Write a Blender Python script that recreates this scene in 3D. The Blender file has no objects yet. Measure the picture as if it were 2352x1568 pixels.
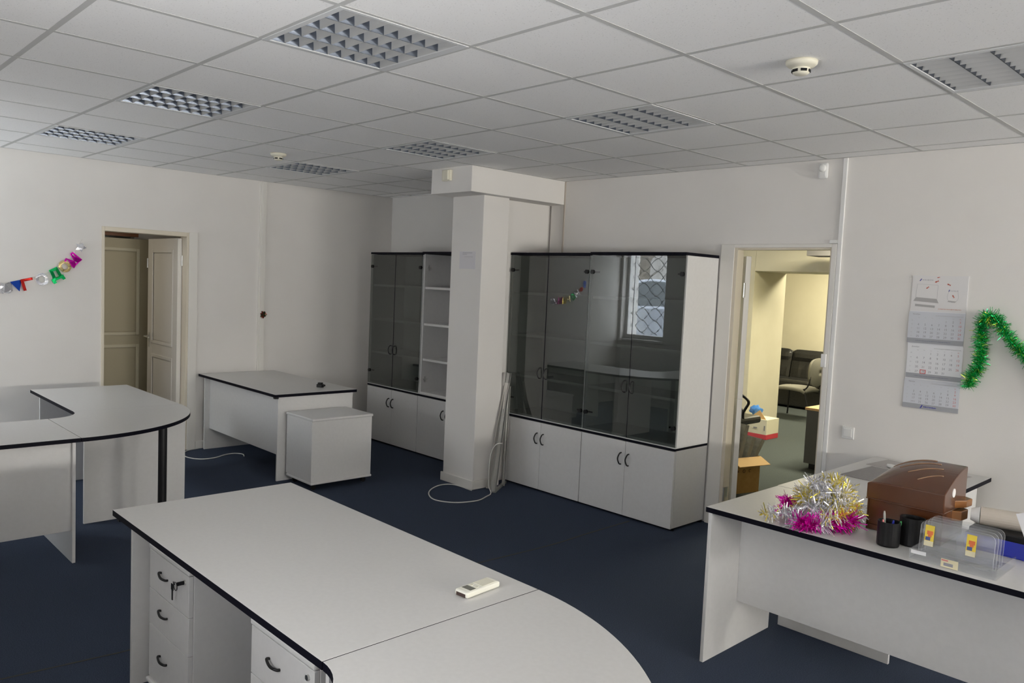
import bpy, bmesh, math, random
from mathutils import Vector, Matrix
random.seed(7)
sc = bpy.context.scene
COL = sc.collection

# ------------------------------------------------------------------ camera, world, light, exposure
H = 2.695                      # ceiling height
XL, YW, YB, XR = -7.027, 4.985, -0.50, 6.5   # left wall, doorway wall, window wall, right wall
CAMP = Vector((0.6765, -0.2780, 1.7587))
YAW, PIT, ROL, FPX = -0.80629, -0.07223, 0.04416, 1816.0
fw = Vector((math.cos(PIT)*math.sin(YAW), math.cos(PIT)*math.cos(YAW), math.sin(PIT)))
rt = Vector((math.cos(YAW), -math.sin(YAW), 0)); up = rt.cross(fw)
r2 = math.cos(ROL)*rt + math.sin(ROL)*up
u2 = -math.sin(ROL)*rt + math.cos(ROL)*up
cd = bpy.data.cameras.new('camera'); cam = bpy.data.objects.new('camera', cd); COL.objects.link(cam)
M = Matrix.Identity(4)
for i in range(3):
    M[i][0], M[i][1], M[i][2], M[i][3] = r2[i], u2[i], -fw[i], CAMP[i]
cam.matrix_world = M
cd.sensor_width = 36; cd.lens = FPX/2352*36; cd.clip_start = 0.02; cd.clip_end = 200
sc.camera = cam

w = bpy.data.worlds.new('overcast_sky'); sc.world = w; w.use_nodes = True
WORLD_STRENGTH = 18.0
bg = w.node_tree.nodes['Background']; bg.inputs[0].default_value = (0.90, 0.93, 0.96, 1); bg.inputs[1].default_value = WORLD_STRENGTH

sc.view_settings.view_transform = 'Standard'; sc.view_settings.look = 'None'
sc.view_settings.gamma = 1; sc.view_settings.use_curve_mapping = False
sc.view_settings.exposure = 0.24
sc.cycles.transparent_max_bounces = 32; sc.cycles.diffuse_bounces = 8; sc.cycles.max_bounces = 14

def area(name, loc, size, rot, power, color=(1, 1, 1), portal=False):
    l = bpy.data.lights.new(name, 'AREA'); l.shape = 'RECTANGLE'; l.size, l.size_y = size
    l.energy = power; l.color = color
    o = bpy.data.objects.new(name, l); COL.objects.link(o); o.location = loc; o.rotation_euler = rot
    if portal: l.cycles.is_portal = True
    return o
# windows, all guessed but the mirrored first back one: (wall, centre along the wall, width); sill and head heights below
WZ0, WZ1 = 1.0, 2.42
BACKWIN = [(-6.98, -6.26), (-5.85, -4.9), (-1.6, -0.3)]        # openings in the wall behind the camera
SIDEWIN = [(2.9, 4.6), (0.8, 2.4)]                 # openings in the right-hand wall (y range)
DAY = (1.0, 0.965, 0.885)
a, b = BACKWIN[0]
area('window_portal', ((a+b)/2, YB-0.3, (WZ0+WZ1)/2), (b-a, WZ1-WZ0), (math.radians(90), 0, 0), 1, portal=True)
for (a, b), pw, tl in zip(BACKWIN[1:], (15, 46), (100, 126)):      # added fill lamps at guessed windows behind the camera, tilted upwards
    area('window_daylight', ((a+b)/2, YB-0.08, 1.6), (b-a-0.1, 1.1), (math.radians(tl), 0, 0), pw, (0.97, 0.98, 1.0))
for (a, b), pw, pg in zip(SIDEWIN, (15, 1), (470, 300)):   # guessed windows far right: daylight, plus added fill lamps tilted at the ceiling
    area('window_daylight', (XR+0.08, (a+b)/2, (WZ0+WZ1)/2), (b-a-0.1, WZ1-WZ0-0.1), (math.radians(92), 0, math.radians(90)), pw, DAY)
    area('window_snow_glare', (XR-0.1, (a+b)/2, (WZ0+WZ1)/2), (b-a-0.1, 1.0), (math.radians(145), 0, math.radians(90)), pg, DAY)
# lamps of the neighbouring room and the corridor
area('neighbour_room_lamp', (-2.7, 8.1, 2.62), (1.2, 0.5), (0, 0, 0), 112, (1.0, 0.92, 0.64))
area('neighbour_room_rear_lamp', (-4.2, 11.0, 2.6), (1.2, 0.6), (0, 0, 0), 92, (1.0, 0.92, 0.66))
area('corridor_lamp', (-7.75, 1.3, 2.62), (0.5, 0.5), (0, 0, 0), 5, (1.0, 0.9, 0.72))

# ------------------------------------------------------------------ materials
def principled(name, col, rough=0.5, metal=0.0, spec=0.5, **kw):
    m = bpy.data.materials.new(name); m.use_nodes = True
    p = m.node_tree.nodes['Principled BSDF']
    p.inputs['Base Color'].default_value = (*col, 1); p.inputs['Roughness'].default_value = rough
    p.inputs['Metallic'].default_value = metal; p.inputs['Specular IOR Level'].default_value = spec
    for k, v in kw.items(): p.inputs[k.replace('_', ' ')].default_value = v
    return m
def noisy(name, c1, c2, scale, rough=0.5, bump=0.0, detail=4, lo=0.35, hi=0.65, spec=0.5, bscale=None, stretch=None):
    m = principled(name, c1, rough, 0, spec); nt = m.node_tree; p = nt.nodes['Principled BSDF']
    tc = nt.nodes.new('ShaderNodeTexCoord'); n = nt.nodes.new('ShaderNodeTexNoise')
    n.inputs['Scale'].default_value = scale; n.inputs['Detail'].default_value = detail
    src = tc.outputs['Object']
    if stretch:
        mp = nt.nodes.new('ShaderNodeMapping'); mp.inputs['Scale'].default_value = stretch
        nt.links.new(src, mp.inputs[0]); src = mp.outputs[0]
    r = nt.nodes.new('ShaderNodeValToRGB')
    r.color_ramp.elements[0].position = lo; r.color_ramp.elements[1].position = hi
    r.color_ramp.elements[0].color = (*c1, 1); r.color_ramp.elements[1].color = (*c2, 1)
    nt.links.new(src, n.inputs['Vector']); nt.links.new(n.outputs['Fac'], r.inputs[0]); nt.links.new(r.outputs[0], p.inputs['Base Color'])
    if bump:
        b = nt.nodes.new('ShaderNodeBump'); b.inputs['Strength'].default_value = bump; b.inputs['Distance'].default_value = 0.003
        n2 = nt.nodes.new('ShaderNodeTexNoise'); n2.inputs['Scale'].default_value = bscale or scale
        nt.links.new(src, n2.inputs['Vector']); nt.links.new(n2.outputs['Fac'], b.inputs['Height']); nt.links.new(b.outputs[0], p.inputs['Normal'])
    return m
def glass_pane(name, tint, ior=1.5):
    m = bpy.data.materials.new(name); m.use_nodes = True; nt = m.node_tree; nt.nodes.clear()
    out = nt.nodes.new('ShaderNodeOutputMaterial'); mix = nt.nodes.new('ShaderNodeMixShader')
    fr = nt.nodes.new('ShaderNodeFresnel'); fr.inputs[0].default_value = ior
    t = nt.nodes.new('ShaderNodeBsdfTransparent'); t.inputs[0].default_value = (*tint, 1)
    g = nt.nodes.new('ShaderNodeBsdfGlossy'); g.inputs['Roughness'].default_value = 0.0
    geo = nt.nodes.new('ShaderNodeNewGeometry'); inv = nt.nodes.new('ShaderNodeMath'); inv.operation = 'SUBTRACT'; inv.inputs[0].default_value = 1
    mul = nt.nodes.new('ShaderNodeMath'); mul.operation = 'MULTIPLY'    # only the outer face of a pane mirrors
    nt.links.new(geo.outputs['Backfacing'], inv.inputs[1]); nt.links.new(fr.outputs[0], mul.inputs[0]); nt.links.new(inv.outputs[0], mul.inputs[1])
    nt.links.new(mul.outputs[0], mix.inputs[0]); nt.links.new(t.outputs[0], mix.inputs[1]); nt.links.new(g.outputs[0], mix.inputs[2])
    nt.links.new(mix.outputs[0], out.inputs[0]); return m
def hazy_plastic(name, haze):
    m = glass_pane(name, (0.95, 0.955, 0.96), 1.7); nt = m.node_tree
    out = nt.nodes['Material Output']; src = out.inputs[0].links[0].from_socket
    d = nt.nodes.new('ShaderNodeBsdfDiffuse'); d.inputs[0].default_value = (0.82, 0.83, 0.86, 1); mx = nt.nodes.new('ShaderNodeMixShader'); mx.inputs[0].default_value = haze
    nt.links.new(src, mx.inputs[1]); nt.links.new(d.outputs[0], mx.inputs[2]); nt.links.new(mx.outputs[0], out.inputs[0]); return m
def emit(name, col, s):
    m = bpy.data.materials.new(name); m.use_nodes = True; p = m.node_tree.nodes['Principled BSDF']
    p.inputs['Base Color'].default_value = (*col, 1); p.inputs['Emission Color'].default_value = (*col, 1); p.inputs['Emission Strength'].default_value = s
    return m

MW = dict(
 wall=noisy('painted_wall', (0.745, 0.725, 0.70), (0.76, 0.74, 0.715), 3.0, 0.9, 0.12, spec=0.15, bscale=140),
 tile=noisy('ceiling_tile', (0.68, 0.68, 0.67), (0.90, 0.895, 0.89), 150, 0.95, 0.15, detail=2, lo=0.28, hi=0.36, spec=0.1),
 bar=principled('ceiling_grid_metal', (0.56, 0.56, 0.55), 0.7, 0, 0.2),
 carpet=noisy('blue_carpet', (0.036, 0.047, 0.075), (0.062, 0.078, 0.117), 230, 1.0, 0.6, spec=0.05),
 carpet2=noisy('grey_carpet', (0.060, 0.070, 0.072), (0.085, 0.096, 0.096), 130, 1.0, 0.5, spec=0.05),
 lam=noisy('light_grey_laminate', (0.655, 0.65, 0.645), (0.675, 0.67, 0.665), 40, 0.38, 0.0, spec=0.4),
 top=noisy('desktop_laminate', (0.575, 0.57, 0.56), (0.595, 0.59, 0.58), 60, 0.33, 0.03, spec=0.45, bscale=900),
 edge=principled('black_edge_band', (0.004, 0.004, 0.009), 0.6, 0, 0.1),
 white=principled('white_plastic', (0.78, 0.78, 0.77), 0.45),
 cream=principled('cream_plastic', (0.75, 0.72, 0.60), 0.45),
 casing=principled('white_door_paint', (0.74, 0.72, 0.68), 0.4),
 creamwood=principled('cream_door_paint', (0.66, 0.60, 0.49), 0.4),
 khaki=principled('khaki_door_paint', (0.40, 0.36, 0.25), 0.45),
 brownwood=noisy('brown_wood', (0.16, 0.06, 0.02), (0.24, 0.09, 0.03), 8, 0.4, stretch=(1, 1, 12)),
 darkbrown=principled('dark_brown_edge', (0.06, 0.035, 0.03), 0.5),
 smoke=glass_pane('smoked_glass', (0.56, 0.585, 0.57), 1.95),
 clearpane=glass_pane('window_glass', (0.95, 0.97, 0.97)),
 acryl=hazy_plastic('clear_acrylic', 0.06), acryledge=hazy_plastic('clear_acrylic_edge', 0.55),
 black=principled('black_plastic', (0.007, 0.007, 0.008), 0.4, 0, 0.3),
 blackmetal=principled('black_metal', (0.015, 0.015, 0.016), 0.35, 0.3),
 steel=principled('brushed_steel', (0.62, 0.62, 0.60), 0.3, 1.0),
 mirror=principled('polished_aluminium', (0.15, 0.17, 0.21), 0.35, 1.0),  # lanes darkened to stand in for the reflected carpet
 inside=principled('dark_fixture_interior', (0.03, 0.035, 0.05), 0.5),  # dark blue-grey colour stands in for the carpet's reflection inside the light
 blade=principled('satin_aluminium_blade', (0.55, 0.55, 0.54), 0.5, 0.2),
 housing=principled('fixture_housing', (0.66, 0.67, 0.68), 0.45),
 tube=principled('unlit_fluorescent_tube', (0.85, 0.86, 0.86), 0.3),
 grey=principled('grey_plastic', (0.32, 0.32, 0.30), 0.5),
 greymetal=principled('grey_aluminium', (0.30, 0.30, 0.285), 0.5, 0.3),
 paper=principled('white_paper', (0.80, 0.80, 0.82), 0.8),
 calpaper=principled('calendar_paper_pale_grey', (0.60, 0.62, 0.67), 0.6),
 calwhite=principled('calendar_paper_white', (0.76, 0.77, 0.80), 0.6),
 calgrey=principled('calendar_grey_strip', (0.36, 0.37, 0.40), 0.6),
 inkgrey=principled('ink_grey', (0.27, 0.27, 0.30), 0.7),
 inkpale=principled('ink_pale_grey', (0.48, 0.48, 0.50), 0.7),
 inkred=principled('ink_red', (0.55, 0.16, 0.16), 0.7),
 inkdeepred=principled('ink_deep_red', (0.55, 0.03, 0.02), 0.6),
 inkblue=principled('ink_blue', (0.06, 0.07, 0.34), 0.6),
 brown=principled('brown_translucent_plastic', (0.095, 0.028, 0.007), 0.25, 0, 0.5, Transmission_Weight=0.10, Coat_Weight=0.6, Coat_Roughness=0.12),
 amber=principled('amber_translucent_plastic', (0.30, 0.12, 0.03), 0.25, 0, 0.5, Transmission_Weight=0.3),
 blue=principled('blue_plastic', (0.02, 0.035, 0.42), 0.35),
 yellow=principled('yellow_sticker', (0.80, 0.60, 0.05), 0.5),
 stred=principled('sticker_orange_red', (0.70, 0.16, 0.04), 0.5),
 stblue=principled('sticker_dark_blue', (0.05, 0.08, 0.25), 0.5),
 stcream=principled('sticker_cream', (0.72, 0.66, 0.45), 0.5),
 beige=principled('beige_card', (0.52, 0.47, 0.41), 0.7),
 mat=noisy('grey_desk_mat', (0.20, 0.19, 0.19), (0.23, 0.22, 0.22), 60, 0.45),
 matlight=principled('pale_grey_desk_mat', (0.36, 0.34, 0.335), 0.4),
 cable=principled('white_cable', (0.62, 0.61, 0.58), 0.5),
 cardboard=noisy('brown_cardboard', (0.32, 0.18, 0.055), (0.36, 0.21, 0.07), 20, 0.85),
 cardlight=principled('light_cardboard', (0.62, 0.40, 0.18), 0.8),
 boxwhite=principled('white_carton', (0.70, 0.66, 0.52), 0.7),
 boxred=principled('red_carton_print', (0.55, 0.05, 0.07), 0.6),
 bluebag=principled('blue_plastic_bag', (0.06, 0.22, 0.62), 0.3),
 folder=noisy('grey_folder', (0.26, 0.26, 0.245), (0.33, 0.33, 0.31), 30, 0.6),
 leather=noisy('black_leather', (0.018, 0.018, 0.018), (0.026, 0.026, 0.025), 40, 0.33, 0.3),
 fabric=noisy('grey_fabric', (0.17, 0.165, 0.14), (0.22, 0.21, 0.18), 200, 0.9, 0.3),
 room2wall=noisy('cream_painted_wall', (0.66, 0.62, 0.49), (0.69, 0.65, 0.52), 3, 0.9, spec=0.15),
 darkgrey=principled('dark_grey_laminate', (0.085, 0.085, 0.08), 0.5),
 beech=noisy('beech_laminate', (0.55, 0.34, 0.15), (0.60, 0.38, 0.18), 12, 0.4, stretch=(1, 12, 1)),
 snow=noisy('trodden_snow', (0.62, 0.64, 0.68), (0.74, 0.76, 0.79), 2, 0.9),
 carbody=principled('silver_car_paint', (0.34, 0.37, 0.43), 0.25, 0.5),
 carglass=principled('dark_car_glass', (0.05, 0.06, 0.07), 0.08),
 bark=noisy('tree_bark', (0.10, 0.085, 0.07), (0.17, 0.15, 0.125), 12, 0.9, 0.5),
 birch=principled('yellow_post_paint', (0.62, 0.45, 0.12), 0.7),
 facade=noisy('grey_facade', (0.22, 0.21, 0.20), (0.27, 0.26, 0.25), 3, 0.9),
)
def foil(name, col, rough=0.24): return principled(name, col, rough, 0.75)
FO = dict(silver=foil('silver_foil', (0.86, 0.86, 0.90)), gold=foil('gold_foil', (0.90, 0.72, 0.16)), magenta=foil('magenta_foil', (0.85, 0.01, 0.58)),
          green=foil('green_foil', (0.01, 0.62, 0.16)), red=foil('red_foil', (0.85, 0.04, 0.03)), blue=foil('blue_foil', (0.02, 0.10, 0.62)), pink=foil('pink_foil', (0.90, 0.12, 0.50)),
          palegold=foil('pale_gold_foil', (0.85, 0.68, 0.33)), yellowgold=foil('yellow_foil', (0.95, 0.80, 0.12)), dgreen=foil('dark_green_foil', (0.015, 0.33, 0.08), 0.25), lime=foil('lime_foil', (0.72, 0.85, 0.10)))

# ------------------------------------------------------------------ mesh helpers
ORG = {}
class B:
    def __init__(s): s.bm = bmesh.new(); s.mi = 0
    def _mark(s, n0):
        s.bm.faces.ensure_lookup_table()
        for f in s.bm.faces[n0:]: f.material_index = s.mi
        return s
    def box(s, x0, x1, y0, y1, z0, z1, mat=None):
        n = len(s.bm.faces)
        v = [s.bm.verts.new(c) for c in ((x0,y0,z0),(x1,y0,z0),(x1,y1,z0),(x0,y1,z0),(x0,y0,z1),(x1,y0,z1),(x1,y1,z1),(x0,y1,z1))]
        if mat is not None:
            for q in v: q.co = mat @ q.co
        for f in ((3,2,1,0),(4,5,6,7),(0,1,5,4),(1,2,6,5),(2,3,7,6),(3,0,4,7)): s.bm.faces.new([v[i] for i in f])
        return s._mark(n)
    def prism(s, poly, z0, z1, mat=None, side=None):
        n = len(s.bm.faces)
        a = [s.bm.verts.new((x, y, z0)) for x, y in poly]; b = [s.bm.verts.new((x, y, z1)) for x, y in poly]
        if mat is not None:
            for q in a+b: q.co = mat @ q.co
        s.bm.faces.new(a[::-1]); s.bm.faces.new(b)
        k = len(poly)
        for i in range(k): s.bm.faces.new((a[i], a[(i+1)%k], b[(i+1)%k], b[i]))
        s._mark(n)
        if side is not None:
            s.bm.faces.ensure_lookup_table()
            for f in s.bm.faces[n+2:]: f.material_index = side
        return s
    def tube(s, pts, r, seg=8, closed=False):
        n = len(s.bm.faces); pts = [Vector(p) for p in pts]; k = len(pts)
        rr = r if isinstance(r, (list, tuple)) else [r]*k
        rings = []; ref = None
        for i, p in enumerate(pts):
            if closed: t = pts[(i+1)%k]-pts[i-1]
            else: t = pts[min(i+1, k-1)]-pts[max(i-1, 0)]
            t.normalize()
            if ref is None:
                ref = Vector((0,0,1)) if abs(t.z) < 0.9 else Vector((1,0,0))
            a = (ref - t*ref.dot(t)); a.normalize(); ref = a; b = t.cross(a)
            rings.append([s.bm.verts.new(p + rr[i]*(math.cos(2*math.pi*j/seg)*a + math.sin(2*math.pi*j/seg)*b)) for j in range(seg)])
        for i in range(k if closed else k-1):
            A, C = rings[i], rings[(i+1)%k]
            for j in range(seg): s.bm.faces.new((A[j], A[(j+1)%seg], C[(j+1)%seg], C[j]))
        if not closed: s.bm.faces.new(rings[0][::-1]); s.bm.faces.new(rings[-1])
        return s._mark(n)
    def lathe(s, prof, cx, cy, z0=0, seg=24, flip=1):
        n = len(s.bm.faces); rings = []
        for r, z in prof:
            rings.append([s.bm.verts.new((cx+r*math.cos(2*math.pi*j/seg), cy+r*math.sin(2*math.pi*j/seg), z0+z)) for j in range(seg)])
        for i in range(len(rings)-1):
            for j in range(seg): s.bm.faces.new((rings[i][j], rings[i][(j+1)%seg], rings[i+1][(j+1)%seg], rings[i+1][j]))
        s.bm.faces.new(rings[0][::-1]); s.bm.faces.new(rings[-1])
        return s._mark(n)
    def quad(s, a, b, c, d):
        n = len(s.bm.faces); s.bm.faces.new([s.bm.verts.new(p) for p in (a, b, c, d)]); return s._mark(n)
    def grid(s, rows, thick=None):
        n = len(s.bm.faces); V = [[s.bm.verts.new(p) for p in r] for r in rows]
        for i in range(len(V)-1):
            for j in range(len(V[0])-1): s.bm.faces.new((V[i][j], V[i][j+1], V[i+1][j+1], V[i+1][j]))
        return s._mark(n)
    def mesh(s, me, mat):
        n = len(s.bm.faces); nv = len(s.bm.verts); s.bm.from_mesh(me); s.bm.verts.ensure_lookup_table()
        for v in s.bm.verts[nv:]: v.co = mat @ v.co
        return s._mark(n)
    def build(s, name, mats, parent=None, bevel=0, smooth=False, local=False, label=None):
        bmesh.ops.recalc_face_normals(s.bm, faces=s.bm.faces[:])
        if parent is not None and not local:
            o = ORG.get(parent.name, Vector((0,0,0)))
            for v in s.bm.verts: v.co -= o
        me = bpy.data.meshes.new(name); s.bm.to_mesh(me); s.bm.free()
        for m in (mats if isinstance(mats, (list, tuple)) else [mats]): me.materials.append(m)
        if smooth:
            for p in me.polygons: p.use_smooth = True
        ob = bpy.data.objects.new(name, me); COL.objects.link(ob)
        if parent is not None:
            ob.parent = parent; ORG[ob.name] = ORG.get(parent.name, Vector((0,0,0))).copy()
        if bevel:
            b = ob.modifiers.new('edge_rounding', 'BEVEL'); b.width = bevel; b.segments = 2; b.limit_method = 'ANGLE'; b.angle_limit = math.radians(40)
        if label: ob['label'] = label
        return ob
def thing(name, label, cat, loc, group=None, rz=0):
    o = bpy.data.objects.new(name, None); COL.objects.link(o); o.location = loc; o.rotation_euler = (0, 0, rz)
    o.empty_display_size = 0.1; ORG[o.name] = Vector(loc)
    o['label'] = label; o['category'] = cat
    if group: o['group'] = group
    return o
def tag(o, label, cat, group=None, kind=None):
    o['label'] = label; o['category'] = cat
    if group: o['group'] = group
    if kind: o['kind'] = kind
    return o
def struct(o): o['kind'] = 'structure'; return o
def place(o):
    """give a single-mesh thing its origin at its own base centre"""
    me = o.data; xs = [v.co for v in me.vertices]
    c = Vector(((min(p.x for p in xs)+max(p.x for p in xs))/2, (min(p.y for p in xs)+max(p.y for p in xs))/2, min(p.z for p in xs)))
    me.transform(Matrix.Translation(-c)); o.location = c; return o
def dup(root, delta, label=None, group=None):
    r = root.copy(); COL.objects.link(r); r.location = root.location + Vector(delta)
    if label: r['label'] = label
    if group: r['group'] = group
    for ch in list(root.children):
        c = ch.copy(); COL.objects.link(c); c.parent = r
        for g in list(ch.children):
            d = g.copy(); COL.objects.link(d); d.parent = c
    return r
def text_mesh(txt, size, extrude=0.0, bevel=0.0, align='CENTER', bold=0.0):
    cu = bpy.data.curves.new('lettering', 'FONT'); cu.body = txt; cu.size = size; cu.extrude = extrude; cu.bevel_depth = bevel; cu.offset = bold
    cu.align_x = align; cu.align_y = 'CENTER'; cu.resolution_u = 3
    o = bpy.data.objects.new('lettering', cu); COL.objects.link(o)
    dg = bpy.context.evaluated_depsgraph_get(); dg.update()
    me = bpy.data.meshes.new_from_object(o.evaluated_get(dg))
    bpy.data.objects.remove(o); bpy.data.curves.remove(cu)
    return me
def arc(cx, cy, r, a0, a1, n): return [(cx+r*math.cos(math.radians(a0+(a1-a0)*i/n)), cy+r*math.sin(math.radians(a0+(a1-a0)*i/n))) for i in range(n+1)]
def spline(P, n=8, closed=False):
    P = [Vector(p) for p in P]; out = []; k = len(P)
    rng = range(k) if closed else range(k-1)
    for i in rng:
        if closed: a, b, c, d = P[i-1], P[i], P[(i+1)%k], P[(i+2)%k]
        else: a, b, c, d = P[max(i-1,0)], P[i], P[i+1], P[min(i+2,k-1)]
        for j in range(n):
            t = j/n
            out.append(0.5*((2*b)+(c-a)*t+(2*a-5*b+4*c-d)*t*t+(3*b-a-3*c+d)*t**3))
    if not closed: out.append(P[-1])
    return out

# ------------------------------------------------------------------ room shell
T = 0.14
b = B(); b.box(XL-T, XR+0.3, YB-0.3, YW+0.06, -0.1, 0); struct(b.build('floor', MW['carpet']))
# thin seams where carpet widths meet
b = B()
for seam in ([(-3.10, 0.43), (-3.06, 0.80), (-3.045, 0.97), (-3.03, 1.6), (-2.98, 2.3), (-2.935, 3.05), (-2.905, 3.6), (-2.92, 4.0), (-2.93, 4.5)],):
    pts = spline([(x, y, 0.0005) for x, y in seam], 6)
    for p, q in zip(pts, pts[1:]):
        wd = 0.0045+0.003*random.random()
        b.box(-wd, wd, 0, (q-p).length*1.02, 0, 0.0012, Matrix.Translation(p) @ Matrix.Rotation(-math.atan2(q.x-p.x, q.y-p.y), 4, 'Z'))
struct(b.build('trim_carpet_seam', principled('worn_seam', (0.05, 0.05, 0.048), 1)))
# left wall with the door opening
DY0, DY1, DZ = 1.992, 2.722, 2.075
b = B()
b.box(XL-T, XL, YB-0.3, DY0-0.01, 0, H+0.12); b.box(XL-T, XL, DY1+0.01, YW+0.25, 0, H+0.12); b.box(XL-T, XL, DY0-0.01, DY1+0.01, DZ+0.01, H+0.12)
struct(b.build('wall_left', MW['wall']))
# doorway wall
RX0, RX1, RZ = -2.432, -1.735, 2.085
b = B()
b.box(-4.2, RX0-0.01, YW, YW+0.07, 0, H+0.12); b.box(RX1+0.005, XR+0.3, YW, YW+0.07, 0, H+0.12); b.box(RX0-0.01, RX1+0.005, YW, YW+0.07, RZ+0.005, H+0.12)
struct(b.build('wall_back', MW['wall']))
b = B(); b.box(-4.38, -4.2, YW+0.012, YW+0.14, 0, H+0.12); b.box(XL-T, -4.38, 5.09, 5.23, 0, H+0.12); struct(b.build('wall_back_alcove', MW['wall']))
# window wall behind the camera and right-hand wall
def holed(b, span, holes, axis, p0, p1):
    def put(a, c, z0, z1):
        if axis == 'x': b.box(a, c, p0, p1, z0, z1)
        else: b.box(p0, p1, a, c, z0, z1)
    cur = span[0]
    for h0, h1 in holes:
        put(cur, h0, 0, H+0.12); put(h0, h1, 0, WZ0); put(h0, h1, WZ1, H+0.12); cur = h1
    put(cur, span[1], 0, H+0.12)
b = B(); holed(b, (XL-T, XR+0.3), BACKWIN, 'x', YB-0.3, YB); struct(b.build('wall_front', MW['wall']))
b = B(); holed(b, (YB, YW), SIDEWIN, 'y', XR, XR+0.3); struct(b.build('wall_right', MW['wall']))
# windows: frame, mullion, sill, pane
def window(n, a, c, axis, block_sky=True):
    def bx(bb, u0, u1, d0, d1, z0, z1):
        if axis == 'x': bb.box(u0, u1, YB-d1, YB-d0, z0, z1)
        else: bb.box(XR+d0, XR+d1, u0, u1, z0, z1)
    bb = B(); fwid = 0.05
    bx(bb, a, a+fwid, 0.11, 0.17, WZ0, WZ1); bx(bb, c-fwid, c, 0.11, 0.17, WZ0, WZ1)
    bx(bb, a+fwid, c-fwid, 0.11, 0.17, WZ0, WZ0+0.06); bx(bb, a+fwid, c-fwid, 0.11, 0.17, WZ1-0.05, WZ1)
    if c-a > 1: bx(bb, (a+c)/2-0.03, (a+c)/2+0.03, 0.11, 0.17, WZ0+0.06, WZ1-0.05)
    f = struct(bb.build('window_%d' % n, MW['white'], bevel=0.004))
    bb = B(); bx(bb, a+fwid, c-fwid, 0.138, 0.140, WZ0+0.06, WZ1-0.05); bb.build('pane', MW['clearpane'], f)
    bb = B(); bx(bb, a, c, -0.04, 0.11, WZ0-0.03, WZ0); bb.build('sill', MW['white'], f, bevel=0.004)
    if block_sky: bb = B(); bx(bb, a, c, 0.095, 0.099, WZ0, WZ1); bb.build('roller_blind', MW['paper'], f)  # unseen panel added to keep sky light out of this window
    return f
n = 1
for a, c in BACKWIN: window(n, a, c, 'x', n > 1); n += 1
for a, c in SIDEWIN: window(n, a, c, 'y'); n += 1
# column and beam
b = B(); b.box(-4.712, -4.307, 4.11, 4.40, 0, 2.49); b.box(-4.66, -4.41, 4.40, 5.09, 0, 2.49)
struct(b.build('wall_pillar', MW['wall'], bevel=0.004))
b = B(); b.box(-4.735, -4.212, 3.885, 5.09, 2.488, H+0.02); struct(b.build('wall_beam', MW['wall'], bevel=0.004))
# baseboards
b = B(); b.box(-4.728, -4.291, 4.094, 4.11, 0, 0.075); b.box(-4.307, -4.291, 4.11, 4.40, 0, 0.075); struct(b.build('baseboard_pillar', MW['casing'], bevel=0.003))
b = B(); b.box(XL, XL+0.015, 2.83, 5.09, 0, 0.075); b.box(XL, XL+0.015, YB, 1.965, 0, 0.075); struct(b.build('baseboard_left', MW['casing'], bevel=0.003))
b = B(); b.box(-1.66, XR, YW-0.015, YW, 0, 0.075); struct(b.build('baseboard_back', MW['casing'], bevel=0.003))

# ------------------------------------------------------------------ suspended ceiling
FIX = [(2, 4, 'ceiling light nearest the camera with the brightest mirror grille, at the top of the picture'),
       (2, 7, 'ceiling light with dark louvre cells, middle of the left row of three'),
       (2, 10, 'small-looking ceiling light at the far end of the left row, above the letter garland'),
       (5, 7, 'ceiling light just in front of the boxed beam over the pillar'),
       (5, 10, 'farthest ceiling light, close to the corner behind the second smoke detector'),
       (5, 4, 'ceiling light with pale grey louvre, between the boxed beam and the cream smoke detector'),
       (5, 1, 'grey striped ceiling light cut by the right edge of the picture')]
fixcells = {(s, v) for s, v, _ in FIX}
b = B()
for s in range(-2, 9):
    for v in range(-11, 13):
        # cell between grid lines s..s+1 (y) and v-1..v (x = -0.6 v)
        if (s, v) in fixcells: continue
        x0, x1, y0, y1 = -0.6*v, -0.6*v+0.6, 0.6*s, 0.6*s+0.6
        x0, x1, y0, y1 = max(x0, XL-0.02), min(x1, XR+0.02), max(y0, YB-0.02), min(y1, YW+0.03)
        if x1-x0 < 0.05 or y1-y0 < 0.05: continue
        if x1 > -4.735 and x0 < -4.212 and y1 > 3.885:   # tiles run into the boxed beam
            if x0 < -4.735: b.box(x0+0.012, -4.735, y0+0.012, y1-0.012, H, H+0.015)
            if x1 > -4.212: b.box(-4.212, x1-0.012, y0+0.012, y1-0.012, H, H+0.015)
            if y0 < 3.885: b.box(max(x0+0.012, -4.735), min(x1-0.012, -4.212), y0+0.012, 3.885, H, H+0.015)
            continue
        b.box(x0+0.012, x1-0.012, y0+0.012, y1-0.012, H, H+0.015)
struct(b.build('ceiling', MW['tile']))
b = B()
for v in range(-10, 12): b.box(-0.6*v-0.012, -0.6*v+0.012, YB, YW+0.05, H-0.0012, H+0.014)
for s in range(-1, 9): b.box(XL, XR, 0.6*s-0.012, 0.6*s+0.012, H-0.0010, H+0.013)
b.box(XL, XL+0.02, YB, YW, H-0.0014, H+0.02); b.box(XL, XR, YW-0.02, YW, H-0.0014, H+0.02)
struct(b.build('trim_ceiling_grid', MW['bar']))
b = B(); b.box(XL-T, XR+0.3, YB-0.3, 5.23, H+0.12, H+0.2); struct(b.build('ceiling_slab', MW['wall']))

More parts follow.
